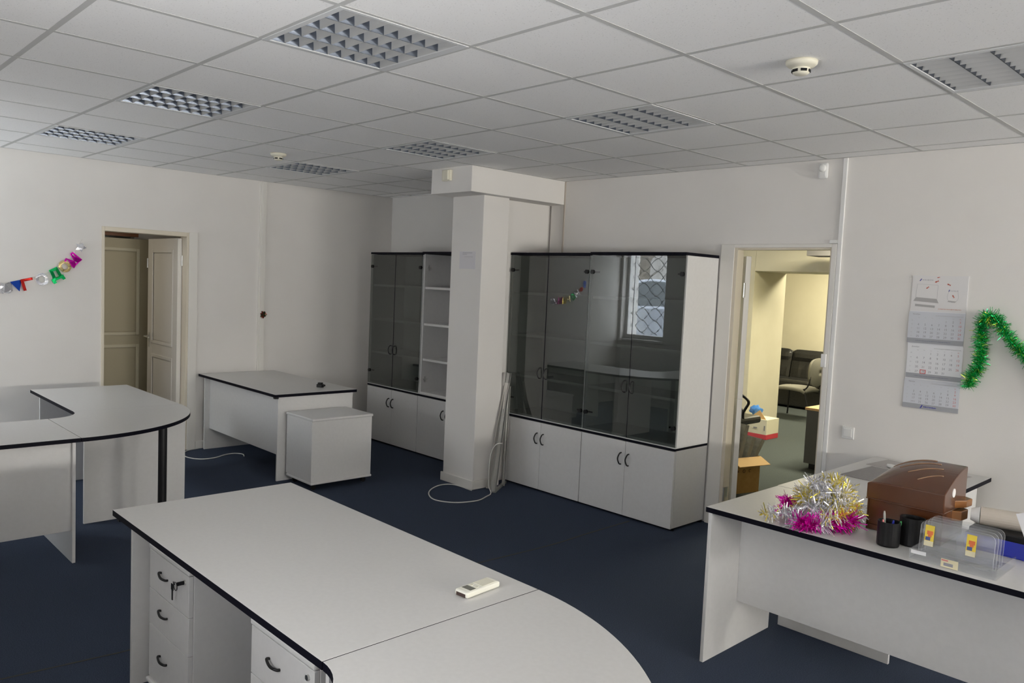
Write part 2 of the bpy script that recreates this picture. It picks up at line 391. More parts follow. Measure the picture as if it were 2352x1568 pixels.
def fixture(label):
    t = thing('ceiling_light', label, 'ceiling light', (0.3, 0.3, H), 'square louvred ceiling lights')
    z = H
    b = B()   # rim: wide white ends, narrow sides
    b.box(0.006, 0.022, 0.006, 0.594, z-0.004, z+0.01); b.box(0.578, 0.594, 0.006, 0.594, z-0.004, z+0.01)
    b.box(0.022, 0.578, 0.006, 0.03, z-0.004, z+0.01); b.box(0.022, 0.578, 0.558, 0.594, z-0.004, z+0.01)
    b.build('frame', MW['housing'], t)
    b = B()
    b.box(0.01, 0.59, 0.01, 0.59, z+0.095, z+0.1)
    b.box(0.01, 0.016, 0.01, 0.59, z+0.01, z+0.095); b.box(0.584, 0.59, 0.01, 0.59, z+0.01, z+0.095)
    b.box(0.016, 0.584, 0.01, 0.016, z+0.01, z+0.095); b.box(0.016, 0.584, 0.584, 0.59, z+0.01, z+0.095)
    b.build('housing', MW['inside'], t)
    b = B()   # parabolic lanes along y
    h = 0.052; X0, X1, Y0, Y1 = 0.022, 0.578, 0.03, 0.558
    lanes = 4; lw = (X1-X0)/lanes
    def half(k): return 0.0012 + 0.026*(k**1.9)
    K = [i/6 for i in range(7)]
    for i in range(lanes+1):
        xc = X0+i*lw
        for sg in ((-1, 1) if 0 < i < lanes else ((1,) if i == 0 else (-1,))):
            b.grid([[(xc+sg*half(k), Y0, z+h*k), (xc+sg*half(k), Y1, z+h*k)] for k in K])
    b.mi = 1; nc = 8; cl = (Y1-Y0)/nc
    for j in range(nc+1):
        yc = Y0+j*cl
        for sg in ((-1, 1) if 0 < j < nc else ((1,) if j == 0 else (-1,))):
            for i in range(lanes):
                xa = X0+i*lw; xb = xa+lw
                b.grid([[(xa+half(k), yc+sg*half(k)*0.75, z+h*k), (xb-half(k), yc+sg*half(k)*0.75, z+h*k)] for k in K])
    b.build('louvre', [MW['mirror'], MW['blade']], t, smooth=True)
    for i in range(lanes):
        b = B(); xc = X0+(i+0.5)*lw; b.tube([(xc, 0.02, z+0.074), (xc, 0.58, z+0.074)], 0.013, 12)
        b.build('fluorescent_tube', MW['tube'], t, smooth=True)
    return t
proto = fixture(FIX[0][2])
for i, (s, v, lab) in enumerate(FIX):
    d = Vector((-0.6*v, 0.6*s, 0))
    if i == 0: first = d; continue
    dup(proto, d, lab)
proto.location = proto.location + first

def smoke_detector(x, y, label, rz=0):
    t = thing('smoke_detector', label, 'smoke detector', (x, y, H), 'cream smoke detectors')
    b = B(); b.lathe([(0.002, -0.030), (0.032, -0.029), (0.040, -0.022), (0.050, -0.0215), (0.060, -0.012), (0.062, 0)], x, y, H-0.002, 32); b.build('base', MW['cream'], t, smooth=True)
    b = B(); b.lathe([(0.002, -0.053), (0.024, -0.052), (0.032, -0.046), (0.034, -0.030), (0.034, -0.026)], x, y, H-0.002, 32); b.build('sensor_cap', MW['cream'], t, smooth=True)
    b = B()
    for k in range(6):
        a = 2*math.pi*k/6+rz
        b.box(0.0315, 0.0352, -0.012, 0.012, -0.044, -0.034, Matrix.Translation((x, y, H-0.002)) @ Matrix.Rotation(a, 4, 'Z'))
    b.build('sensor_slots', MW['black'], t)
    return t
smoke_detector(-0.887, 2.751, 'cream smoke detector on the near ceiling tile, right of centre', 0.25)
smoke_detector(-5.143, 2.69, 'cream smoke detector far back on the ceiling, beside the farthest ceiling light', 0.1)

# ------------------------------------------------------------------ left door and corridor
b = B()
b.box(XL-T-0.01, XL+0.012, 1.968, DY0, 0, 2.115); b.box(XL-T-0.01, XL+0.012, DY1, 2.745, 0, 2.115); b.box(XL-T-0.01, XL+0.012, DY0, DY1, DZ, 2.115)
b.mi = 1; b.box(XL, XL+0.016, 2.745, 2.828, 0, 2.12)
f = struct(b.build('door_1', [MW['creamwood'], MW['casing']], bevel=0.003))
# open leaf, hinged on the right jamb, swung into the corridor
def leaf(bb, w, h, th, panels, recess=0.010):
    """a framed door leaf in local x (width), y (thickness), z; panels are sunk with a raised inner field"""
    bb.box(0.001, w-0.001, recess, th-recess, 0.001, h-0.001)
    px0, px1 = panels[0][0], panels[0][1]
    zz = [0]
    for p in panels: zz += [p[2], p[3]]
    zz.append(h)
    for y0, y1 in ((0, recess), (th-recess, th)):
        bb.box(0, px0, y0, y1, 0, h); bb.box(px1, w, y0, y1, 0, h)
        for i in range(0, len(zz), 2): bb.box(px0, px1, y0, y1, zz[i], zz[i+1])
        for p in panels:
            m = 0.035; d0, d1 = (recess-0.006, recess) if y0 == 0 else (th-recess, th-recess+0.006)
            bb.box(p[0]+m, p[1]-m, d0, d1, p[2]+m, p[3]-m)
def mouldings(p, w, th, panels, mat):
    for q in panels:
        bb = B(); m = 0.026
        for y0, y1 in ((-0.007, 0.004), (th-0.004, th+0.007)):
            bb.box(q[0]-0.006, q[0]+m, y0, y1, q[2]-0.006, q[3]+0.006); bb.box(q[1]-m, q[1]+0.006, y0, y1, q[2]-0.006, q[3]+0.006)
            bb.box(q[0]+m, q[1]-m, y0, y1, q[2]-0.006, q[2]+m); bb.box(q[0]+m, q[1]-m, y0, y1, q[3]-m, q[3]+0.006)
        bb.build('panel_moulding', mat, p, bevel=0.004, local=True)
PAN = [(0.12, 0.68, 0.12, 0.86), (0.12, 0.68, 0.98, 1.93)]
t = struct(thing('door_2', 'x', 'door', (XL-0.1, 2.72, 0.015), rz=math.radians(180)))
del t['label'], t['category']
b = B(); leaf(b, 0.80, 2.045, 0.04, PAN); b.build('leaf', MW['casing'], t, bevel=0.002, local=True); mouldings(t, 0.80, 0.04, PAN, MW['casing'])
b = B()
for s, yy in ((1, 0.04), (-1, 0.0)):
    b.tube([(0.745, yy, 1.04), (0.745, yy+s*0.05, 1.04)], 0.009, 8); b.tube([(0.75, yy+s*0.05, 1.04), (0.62, yy+s*0.05, 1.035)], 0.008, 8)
    b.box(0.725, 0.765, yy-0.003, yy+0.003, 0.93, 1.08)
b.build('door_handle', MW['steel'], t, local=True)
for zz in (0.25, 1.78):
    b = B(); b.tube([(-0.004, 0.0, zz), (-0.004, 0.0, zz+0.1)], 0.009, 8); b.box(-0.002, 0.03, -0.003, 0.0, zz, zz+0.1); b.build('hinge', MW['steel'], t, local=True)
# corridor shell
b = B(); b.box(-9.6, XL-T, 0.2, 4.6, -0.1, 0); struct(b.build('floor_corridor', MW['carpet']))
b = B(); b.box(-8.62, -8.5, 0.2, 1.93, 0, H+0.1); b.box(-8.62, -8.5, 2.73, 4.6, 0, H+0.1); b.box(-8.62, -8.5, 1.93, 2.73, 2.09, H+0.1); b.box(-9.6, -9.5, 0.2, 4.6, 0, H+0.1)
struct(b.build('wall_corridor', MW['wall']))
b = B(); b.box(-9.6, XL-T, 4.6, 4.7, 0, H+0.1); b.box(-9.6, XL-T, 0.1, 0.2, 0, H+0.1); struct(b.build('wall_corridor_end', MW['wall']))
b = B(); b.box(-9.6, XL-T, 0.2, 4.6, H, H+0.1); struct(b.build('ceiling_corridor', MW['tile']))
b = B(); b.box(-8.49, -8.46, 1.83, 2.76, 2.09, 2.17); struct(b.build('trim_corridor_door', MW['brownwood'], bevel=0.003))
t = struct(thing('door_3', 'x', 'door', (-8.25, 2.80, 0.015), rz=math.radians(-90)))
del t['label'], t['category']
PAN3 = [(0.115, 0.745, 0.12, 0.92), (0.115, 0.745, 1.03, 1.94)]
b = B(); leaf(b, 0.86, 2.045, 0.04, PAN3); b.build('leaf', MW['khaki'], t, bevel=0.002, local=True); mouldings(t, 0.86, 0.04, PAN3, principled('pale_khaki_paint', (0.52, 0.49, 0.37), 0.4))
b = B(); b.box(-0.014, 0.0, 0.0, 0.04, 0, 2.045); b.build('leaf_edge', MW['darkbrown'], t, local=True, label='dark brown door edge')
for zz in (0.25, 1.75):
    b = B(); b.tube([(0.03, 0.046, zz), (0.03, 0.046, zz+0.1)], 0.008, 8); b.build('hinge', MW['steel'], t, local=True)

# ------------------------------------------------------------------ right doorway and the room behind it
b = B()
b.box(-2.571, -2.459, YW-0.018, YW, 0, 2.125); b.box(RX1+0.01, -1.69, YW-0.018, YW, 0, 2.125); b.box(-2.459, RX1+0.01, YW-0.018, YW, 2.10, 2.125)
b.mi = 1
b.box(-2.459, RX0, YW-0.012, YW+0.075, 0, 2.10); b.box(RX1, RX1+0.01, YW-0.012, YW+0.075, 0, 2.10); b.box(RX0, RX1, YW-0.012, YW+0.075, RZ, 2.10)
f = struct(b.build('door_4', [MW['casing'], MW['creamwood']], bevel=0.002))
b = B(); b.box(RX0, RX0+0.004, YW+0.02, YW+0.05, 0.22, 0.30); b.tube([(RX0+0.004, YW-0.004, 0.2), (RX0+0.004, YW-0.004, 0.3)], 0.008, 8); b.build('hinge', MW['steel'], f)
b = B(); b.box(RX1-0.004, RX1+0.03, YW-0.032, YW-0.018, 1.29, 1.38); b.build('door_contact', MW['white'], f, bevel=0.003)
t = struct(thing('door_5', 'x', 'door', (RX0+0.008, YW+0.10, 0.015), rz=math.radians(138)))
del t['label'], t['category']
b = B(); b.box(0, 0.70, -0.04, 0, 0, 0.95); b.box(0, 0.1, -0.04, 0, 0.95, 2.03); b.box(0.60, 0.70, -0.04, 0, 0.95, 2.03); b.box(0.1, 0.6, -0.04, 0, 1.92, 2.03); b.box(0.1, 0.6, -0.04, 0, 1.40, 1.46)
b.build('leaf', MW['casing'], t, bevel=0.003, local=True)
b = B(); b.box(0.1, 0.6, -0.023, -0.018, 0.95, 1.92); b.build('glazing', MW['clearpane'], t, local=True)
b = B(); b.tube([(-0.005, 0.004, 1.72), (-0.005, 0.004, 1.83)], 0.01, 8); b.build('hinge', MW['steel'], t, local=True)

b = B(); b.box(-8.5, 1.0, YW+0.06, 12.6, -0.1, 0); struct(b.build('floor_neighbour_room', MW['carpet2']))
b = B(); b.box(-8.5, 1.0, 12.42, 12.6, 0, H+0.1); b.box(0.9, 1.0, 5.04, 12.42, 0, H+0.1); b.box(-8.5, -8.4, 5.2, 12.42, 0, H+0.1)
struct(b.build('wall_neighbour_room', MW['room2wall']))
b = B(); b.box(-8.4, -4.72, 9.3, 10.16, 0, H+0.1); b.box(-4.72, 0.9, 9.3, 10.16, 2.075, H+0.1); struct(b.build('wall_neighbour_arch', MW['room2wall'], bevel=0.004))
b = B(); b.box(-8.5, 1.0, 5.056, 12.6, H, H+0.1); struct(b.build('ceiling_neighbour_room', MW['tile']))
b = B(); b.box(-3.72, -3.0, 8.68, 9.0, 2.245, 2.33); b.tube([(-3.6, 8.84, 2.33), (-3.6, 8.84, H)], 0.008, 6); b.tube([(-3.1, 8.84, 2.33), (-3.1, 8.84, H)], 0.008, 6)
tag(place(b.build('hanging_lamp_housing', principled('lamp_housing_grey', (0.13, 0.125, 0.13), 0.6), bevel=0.005)), 'grey lamp housing hanging near the ceiling, seen through the right doorway', 'lamp')

# cardboard box with grey folders
ang = math.atan2(0.307, 0.086)
BX = Matrix.Translation((-2.90, 5.86, 0)) @ Matrix.Rotation(ang, 4, 'Z')     # local x along the visible face, local y into the box
t = thing('cardboard_box', 'open brown cardboard box in the right doorway, full of grey folders', 'box', BX.translation)
b = B(); wd, dp, hh, k = 0.36, 0.30, 0.32, 0.005
xl = -0.13; b.box(xl, wd, 0, k, 0, hh, BX); b.box(xl, wd, dp-k, dp, 0, hh, BX); b.box(xl, xl+k, k, dp-k, 0, hh, BX); b.box(wd-k, wd, k, dp-k, 0, hh, BX); b.box(xl+k, wd-k, k, dp-k, 0, k, BX)
b.build('carton', MW['cardboard'], t)
b = B(); R = BX @ Matrix.Translation((0, 0, hh)) @ Matrix.Rotation(math.radians(22), 4, 'X'); b.box(0.0, wd+0.0, -0.13, 0, -0.002, 0.003, R); b.build('front_flap', MW['cardlight'], t, label='pale cardboard flap folded outward')
b = B(); R = BX @ Matrix.Translation((wd, 0, hh)) @ Matrix.Rotation(math.radians(35), 4, 'Y'); b.box(0, 0.12, 0.01, dp-0.01, -0.002, 0.002, R); b.build('side_flap', MW['cardboard'], t)
b = B()
for q, x in enumerate((0.10, 0.17, 0.24)):
    R = BX @ Matrix.Translation((x, -0.001, 0.20))
    if q == 1: b.tube([R @ Vector((0.013*math.cos(a*0.785), 0, 0.014*math.sin(a*0.785))) for a in range(8)], 0.003, 5, closed=True)
    elif q == 0: b.box(-0.014, 0.014, -0.001, 0.0005, -0.003, 0.003, R @ Matrix.Rotation(0.8, 4, 'Y')); b.box(-0.014, 0.014, -0.001, 0.0005, -0.003, 0.003, R @ Matrix.Rotation(-0.8, 4, 'Y'))
    else: b.tube([R @ Vector((0.012*math.cos(0.8+a*0.6), 0, 0.012*math.sin(0.8+a*0.6))) for a in range(8)], 0.003, 5)
b.build('printed_marks', principled('ink_brown', (0.10, 0.05, 0.02), 0.8), t)
tilts = [(-0.115, 1), (-0.062, 4), (-0.01, 8), (0.042, 13), (0.097, 20), (0.182, 30)]
flab = ['grey ring folder at the far left of the cardboard box, half behind the door frame', 'grey ring folder standing upright, second from the left in the cardboard box',
        'grey ring folder leaning slightly, third from the left in the cardboard box', 'grey ring folder leaning right, fourth from the left in the cardboard box',
        'grey ring folder leaning far right, fifth from the left in the cardboard box', 'grey ring folder lying lowest and most tilted at the right of the cardboard box']
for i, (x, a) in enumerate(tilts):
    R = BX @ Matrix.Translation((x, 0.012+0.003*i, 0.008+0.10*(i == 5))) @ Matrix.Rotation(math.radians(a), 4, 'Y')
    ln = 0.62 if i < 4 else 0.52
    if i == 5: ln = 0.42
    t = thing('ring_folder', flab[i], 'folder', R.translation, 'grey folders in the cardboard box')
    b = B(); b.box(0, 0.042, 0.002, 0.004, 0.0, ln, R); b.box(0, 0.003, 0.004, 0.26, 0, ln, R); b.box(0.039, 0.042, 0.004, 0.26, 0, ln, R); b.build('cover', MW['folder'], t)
    b = B(); b.box(0.004, 0.038, 0.008, 0.25, 0.006, ln-0.006, R); b.build('inner_block', MW['black'], t)  # papers block coloured black to stand in for shade between folders
    b = B(); b.box(0.010, 0.032, 0.0, 0.002, ln*0.55, ln*0.85, R); b.build('spine_label', principled('spine_paper_%d' % i, (0.30, 0.30, 0.28), 0.7), t)
# white carton with red base, flap, blue bag
t = thing('white_carton', 'white carton with red base beside the cream wall, cardboard flap standing up', 'box', (-4.17, 8.75, 0))
b = B(); b.box(-4.35, -4.035, 8.6, 8.9, 0.06, 0.245); b.mi = 1; b.box(-4.35, -4.035, 8.6, 8.9, 0.0, 0.06); b.build('carton', [MW['boxwhite'], MW['boxred']], t, bevel=0.003)
b = B(); b.prism([(-4.28, 0.245), (-4.06, 0.245), (-4.15, 0.35)], 8.62, 8.626, Matrix(((1,0,0,0),(0,0,1,0),(0,1,0,0),(0,0,0,1)))); b.build('flap', MW['cardlight'], t, label='light brown cardboard flap')
b = B(); b.box(-4.21, -4.16, 8.597, 8.6, 0.125, 0.14); b.box(-4.07, -4.055, 8.597, 8.6, 0.11, 0.17); b.build('printed_marks', MW['inkgrey'], t)
b = B()
bm = b.bm; bmesh.ops.create_icosphere(bm, subdivisions=3, radius=1)
for v in bm.verts:
    nz = 1+0.35*math.sin(7*v.co.x+3*v.co.z)*math.sin(6*v.co.y+5*v.co.z)
    v.co = Vector((-4.27+0.075*v.co.x*nz, 8.75+0.07*v.co.y*nz, 0.245+0.075+0.060*v.co.z*nz))
o = b.build('plastic_bag', MW['bluebag'], smooth=True); tag(place(o), 'crumpled blue plastic bag on the white carton', 'bag')
# office chair arm seen past the jamb
t = thing('office_chair', 'black office chair half hidden by the right door frame', 'chair', (-3.72, 7.05, 0))
b = B(); b.tube(spline([(-3.62, 7.0, 0.75), (-3.50, 7.0, 0.735), (-3.425, 7.0, 0.70), (-3.40, 7.0, 0.66), (-3.43, 7.0, 0.60), (-3.455, 7.0, 0.55), (-3.45, 7.0, 0.47)], 5), 0.015, 8); b.tube(spline([(-3.56, 7.0, 0.73), (-3.50, 7.0, 0.62), (-3.46, 7.0, 0.55), (-3.455, 7.0, 0.47)], 5), 0.012, 8); b.build('armrest', MW['black'], t, smooth=True)
b = B(); b.box(-3.97, -3.43, 6.85, 7.35, 0.42, 0.50); b.build('seat', MW['leather'], t, bevel=0.03)
b = B(); b.box(-4.17, -3.74, 7.33, 7.41, 0.52, 1.1); b.build('backrest', MW['leather'], t, bevel=0.03)
b = B(); b.tube([(-3.72, 7.1, 0.08), (-3.72, 7.1, 0.42)], 0.03, 12)
for k in range(5):
    a = k*2*math.pi/5; b.tube([(-3.72, 7.1, 0.09), (-3.72+0.27*math.cos(a), 7.1+0.27*math.sin(a), 0.05)], 0.018, 8)
    b.tube([(-3.72+0.27*math.cos(a), 7.085+0.27*math.sin(a), 0.027), (-3.72+0.27*math.cos(a), 7.115+0.27*math.sin(a), 0.027)], 0.027, 10)
b.build('base', MW['black'], t)
# black sofa
t = thing('sofa', 'black leather sofa against the far wall of the neighbouring room', 'sofa', (-5.0, 11.85, 0))
b = B(); b.box(-6.3, -3.7, 11.55, 12.35, 0.03, 0.30); b.build('base', MW['leather'], t, bevel=0.02)
for i, xc in enumerate((-5.86, -5.0, -4.14)):
    def sx(v): return xc+v
    xc = -5.79+0.585*i
    b = B(); bm = b.bm
    rows = []
    for a in range(9):
        row = []
        for c in range(13):
            u = -1+2*c/12; v = a/8
            wv = 0.004*math.sin(25*u+4*v)*(1 if v < 0.6 else 0)
            x = xc+0.285*u*(1-0.06*max(0, v-0.85)*6*0.3)
            z = 0.40+0.50*v-0.03*max(0, abs(u)-0.8)/0.2*(v > 0.9)
            bulge = 0.055*(1-u**6)*(abs(math.sin(math.pi*(v-0.6)/0.4))**0.6 if v > 0.6 else 0.7*(v/0.6)**0.5*(1-(v/0.6)**5))
            row.append((x, 11.98-bulge-wv+0.10*v, z))
        rows.append(row)
    b.grid(rows); b.box(xc-0.28, xc+0.28, 12.06, 12.3, 0.38, 0.86)
    b.build('back_cushion', MW['leather'], t, smooth=False, bevel=0.0)
    b = B(); b.box(xc-0.285, xc+0.285, 11.5, 12.0, 0.30, 0.45); b.build('seat_cushion', MW['leather'], t, bevel=0.035)
for xa in (-6.3, -3.95):
    b = B(); b.box(xa, xa+0.25, 11.5, 12.35, 0.1, 0.62); b.build('armrest', MW['leather'], t, bevel=0.05)
# visitor chair
t = thing('visitor_chair', 'grey visitor chair with black legs in front of the sofa', 'chair', (-4.62, 10.7, 0))
b = B(); rows = []
for a in range(9):
    rows.append([(-4.975+0.5*a/8, 10.46+0.46*c/8, 0.455+0.02*math.cos((a/8-0.5)*3)*1.0-0.03*(1-math.cos((c/8-0.5)*2))-(0.02 if a in (0, 8) else 0)) for c in range(9)])
b.grid(rows); b.build('seat_shell', MW['fabric'], t, smooth=True).modifiers.new('thickness', 'SOLIDIFY').thickness = 0.045
b = B()
prof = [(x, z) for x, z in arc(0, 0, 0.2, 0, 360, 24)][:-1]
rows = []
for k in range(7):
    s_ = math.sin((k+0.15)/6.3*math.pi/2)
    rows.append([(-4.47+0.04*(1-s_*s_)+0.0, 10.72+0.225*s_*math.copysign(abs(math.cos(q*math.pi/12))**0.75, math.cos(q*math.pi/12)), 0.69+0.19*s_*math.copysign(abs(math.sin(q*math.pi/12))**0.75, math.sin(q*math.pi/12))) for q in range(25)])
b.grid(rows); o = b.build('backrest', MW['fabric'], t, smooth=True); o.modifiers.new('thickness', 'SOLIDIFY').thickness = 0.04
for (x0, y0, x1, y1) in ((-4.93, 10.48, -4.97, 10.44), (-4.93, 10.92, -4.97, 10.96), (-4.50, 10.48, -4.36, 10.44), (-4.50, 10.92, -4.36, 10.96)):
    b = B(); b.tube([(x0, y0, 0.45), (x1, y1, 0.0)], 0.012, 8); b.build('leg', MW['blackmetal'], t)
for y0 in (10.5, 10.9):
    b = B(); b.tube(spline([(-4.66, y0, 0.44), (-4.50, y0, 0.45), (-4.44, y0+0.0, 0.55), (-4.435, y0+0.02, 0.68)], 5), 0.011, 8); b.build('back_bracket', MW['blackmetal'], t)
# grey cabinet with beech top
t = thing('low_cabinet', 'low dark grey cabinet with a beech top, cut by the right door frame', 'cabinet', (-2.75, 7.75, 0))
b = B(); b.box(-3.02, -2.55, 7.5, 8.0, 0.06, 0.61); b.build('body', MW['darkgrey'], t, bevel=0.002)
b = B(); b.box(-3.035, -2.53, 7.485, 8.02, 0.61, 0.635); b.build('top', MW['beech'], t, bevel=0.002)
b = B(); b.box(-2.98, -2.6, 7.54, 7.98, 0.0, 0.06); b.build('plinth', MW['black'], t)

# ------------------------------------------------------------------ tall cabinets
ZM, ZC = 0.609, 2.034
def handle(p, x, y, z, mat, s=1):
    b = B(); pts = [(x, y, z-0.045), (x-0.000, y-0.018, z-0.040), (x, y-0.027, z-0.012), (x, y-0.027, z+0.012), (x, y-0.018, z+0.040), (x, y, z+0.045)]
    pts = [(q[0]+s*0.012*math.cos((q[2]-z)/0.045*1.5), q[1], q[2]) for q in pts]
    b.tube(spline(pts, 4), 0.0055, 8); return b.build('handle', mat, p, smooth=True)
def tall_cabinet(label, x0, x1, y0, y1, glass, dz=0.0, doorrot=(0, 0), low_handles=True):
    t = thing('tall_cabinet', label, 'cabinet', ((x0+x1)/2, (y0+y1)/2, 0), 'tall office cabinets'); xm = (x0+x1)/2; th = 0.018
    zc = ZC+dz; yf = y0+0.02
    b = B()      # carcass
    b.box(x0, x0+th, yf, y1, 0.02, ZM-0.012); b.box(x1-th, x1, yf, y1, 0.02, ZM-0.012)
    b.box(x0+th, x1-th, y1-0.006, y1, 0.03, zc-0.02)
    b.box(x0+th, x1-th, yf, y1-0.006, 0.03, 0.05)
    b.box(x0, x0+th, yf, y1, ZM+0.012, zc-0.02); b.box(x1-th, x1, yf, y1, ZM+0.012, zc-0.02)
    b.box(x0+th, x1-th, yf, y1-0.006, ZM+0.012, ZM+0.03)
    b.build('body', MW['lam'], t, bevel=0.001)
    b = B(); b.box(x0, x1, y0+0.0, y1, ZM-0.012, ZM+0.006); b.mi = 1; b.box(x0, x1, y0+0.001, y1, ZM+0.006, ZM+0.012); b.build('middle_board', [MW['edge'], MW['lam']], t)
    b = B(); b.box(x0-0.002, x1+0.002, y0-0.004, y1, zc-0.02, zc+0.002); b.build('top_board', MW['edge'], t, bevel=0.002)
    b = B(); b.box(x0, x1, yf+0.01, yf+0.026, 0, 0.02); b.box(x0, x1, y1-0.03, y1-0.014, 0, 0.02); b.build('plinth', MW['edge'], t)
    for zs in (0.965, 1.32, 1.685):
        b = B(); b.box(x0+th, x1-th, yf+0.012, y1-0.006, zs-0.012, zs+0.010); b.build('shelf', MW['lam'], t)
    for i, (a, c) in enumerate(((x0+0.002, xm-0.0015), (xm+0.0015, x1-0.002))):
        b = B(); b.box(a, c, y0, y0+0.018, 0.018, ZM-0.016); d = b.build('door', MW['lam'], t, bevel=0.001)
        handle(d, xm+(-0.037 if i == 0 else 0.037), y0, 0.455, MW['blackmetal'], -1)
        if glass:
            R = Matrix.Translation((a if i == 0 else c, y0+0.004, 0)) @ Matrix.Rotation(math.radians(doorrot[i]), 4, 'Z') @ Matrix.Translation((-(a if i == 0 else c), -(y0+0.004), 0))
            b = B(); b.box(a, c, y0, y0+0.004, ZM+0.016, zc-0.024, R); g = b.build('glass_door', MW['smoke'], t)
            b = B(); e = c if i == 0 else a; b.box(e-0.002 if i == 0 else e-0.001, e+0.001 if i == 0 else e+0.002, y0-0.0005, y0+0.0045, ZM+0.016, zc-0.024, R); b.build('glass_edge', MW['edge'], g)
            hx = xm+(-0.037 if i == 0 else 0.037)
            handle(g, hx, y0+0.001, 1.015, MW['blackmetal'], -1)
            for zs in (0.762, 1.885):
                b = B(); xh = (a+0.026) if i == 0 else (c-0.026)
                b.tube([(xh, y0-0.009, zs), (xh, y0+0.012, zs)], 0.017, 14); b.box(min(xh, xh+(0.05 if i == 0 else -0.05)), max(xh, xh+(0.05 if i == 0 else -0.05)), y0+0.02, y0+0.03, zs-0.006, zs+0.006)
                b.build('hinge', MW['black'], g)
        elif i == 0:
            for zs in (0.762, 1.885):
                b = B(); b.box(x0+th, x0+th+0.012, y0+0.045, y0+0.095, zs-0.006, zs+0.006); b.box(x0+th, x0+th+0.010, y0+0.060, y0+0.072, zs-0.028, zs+0.028)
                b.build('hinge_plate', MW['steel'], t)
    return t
tall_cabinet('tall cabinet with smoked glass doors right beside the pillar, left unit of the big pair', -4.40, -3.486, 4.537, YW-0.02, True, 0.0, (0.0, 0.0))
tall_cabinet('tall cabinet with smoked glass doors next to the right doorway, mirroring the window', -3.482, -2.583, 4.537, YW-0.02, True, 0.006, (0.6, 0.25))
tall_cabinet('tall cabinet with smoked glass doors in the far left corner of the room', -6.60, -5.690, 4.54, 4.985, True, 0.0, (0.0, 0.0))
tall_cabinet('tall cabinet with open white shelves, half hidden behind the pillar', -5.686, -4.775, 4.54, 4.985, False, 0.006)

# ------------------------------------------------------------------ desks
def slab(poly, name, parent): 
    b = B(); b.mi = 0; b.prism(poly, 0.725, 0.75, side=1); return b.build(name, [MW['top'], MW['edge']], parent, bevel=0.002)
def rect(x0, x1, y0, y1): return [(x0, y0), (x1, y0), (x1, y1), (x0, y1)]
def panel(name, parent, x0, x1, y0, y1, z0, z1): 
    b = B(); b.box(x0, x1, y0, y1, z0, z1); return b.build(name, MW['lam'], parent, bevel=0.0015)
# near centre desk
t = thing('desk', 'near rectangular desk with drawer units beneath it and a white remote on top', 'desk', (-1.94, 1.18, 0), 'office desks')
slab(rect(-2.782, -1.0925, 0.779, 1.59), 'desktop', t)
panel('side_panel', t, -2.725, -2.707, 0.835, 1.54, 0, 0.725); panel('side_panel', t, -1.165, -1.147, 0.835, 1.54, 0, 0.725)
panel('modesty_panel', t, -2.707, -1.165, 1.44, 1.458, 0.22, 0.725)
b = B(); b.box(-2.76, -2.735, 0.79, 0.86, 0.708, 0.725); b.build('bracket', MW['black'], t)
# curved corner piece joined to it
def corner(name, label, x0, y1, R, xi, yi, yin, loc, postxy, panels):
    """quarter-round connecting top: straight edge at x0 (yi..y1), curved outer edge, straight edge at y1-R (xi..x0+R)"""
    t = thing(name, label, 'desk', loc, 'curved corner desks')
    yb = y1-R
    poly = [(x0, y1)] + arc(x0, yb, R, 90, 0, 36)[1:] + [(xi, yb)]
    rf = min(xi-x0, yi-yb)
    poly += arc(x0, yb, rf, 0, 90, 12)[1:] if True else []
    if yi-yb > rf: poly.append((x0, yi))
    slab(poly, 'desktop', t)
    b = B(); b.tube([(postxy[0], postxy[1], 0.02), (postxy[0], postxy[1], 0.725)], 0.027, 20); b.build('post_leg', MW['blackmetal'], t, smooth=False, label='black round metal leg')
    b = B(); b.lathe([(0.04, 0), (0.04, 0.008), (0.028, 0.02)], postxy[0], postxy[1], 0, 20); b.build('foot', MW['black'], t)
    for p in panels: panel('support_panel', t, *p)
    return t
corner('corner_desk', 'quarter-round corner desk in the foreground, joined to the near desk', -1.0905, 1.59, 1.0, -0.90, 0.78, 0.78, (-0.7, 1.1, 0), (-0.42, 1.22), [])
# left group: rear leaf, curved corner, front desk
t = thing('desk', 'rectangular desk on the left in front of the open door', 'desk', (-5.89, 1.66, 0), 'office desks')
slab(rect(-6.49, -5.289, 1.291, 2.021), 'desktop', t)
panel('side_panel', t, -6.38, -6.362, 1.33, 1.98, 0, 0.725); panel('modesty_panel', t, -6.362, -5.40, 1.93, 1.948, 0.2, 0.725)
corner('corner_desk', 'quarter-round corner desk on the left with a black post leg', -5.287, 2.021, 0.934, -5.085, 1.289, 1.289, (-4.9, 1.6, 0), (-4.585, 1.635), [(-5.135, -5.117, 1.31, 1.99, 0.0, 0.725)])
t = thing('desk', 'desk cut by the left edge of the picture, joined to the curved corner', 'desk', (-4.71, 0.3, 0), 'office desks')
slab(rect(-5.083, -4.353, -0.44, 1.085), 'desktop', t)
panel('side_panel', t, -5.03, -4.375, 1.045, 1.063, 0, 0.725); panel('side_panel', t, -5.03, -4.375, -0.41, -0.392, 0, 0.725)
panel('modesty_panel', t, -4.418, -4.40, -0.392, 1.045, 0.19, 0.725)
# far desk
t = thing('desk', 'far desk against the left wall with a black gadget on top', 'desk', (-6.2, 3.24, 0), 'office desks')
slab(rect(-6.997, -5.405, 2.845, 3.64), 'desktop', t)
panel('side_panel', t, -6.975, -6.957, 2.895, 3.60, 0, 0.725); panel('side_panel', t, -5.468, -5.45, 2.895, 3.625, 0, 0.725)
panel('modesty_panel', t, -6.957, -5.468, 2.945, 2.963, 0.205, 0.725)
b = B(); b.box(-5.47, -5.44, 2.86, 2.895, 0.708, 0.725); b.build('bracket', MW['black'], t)
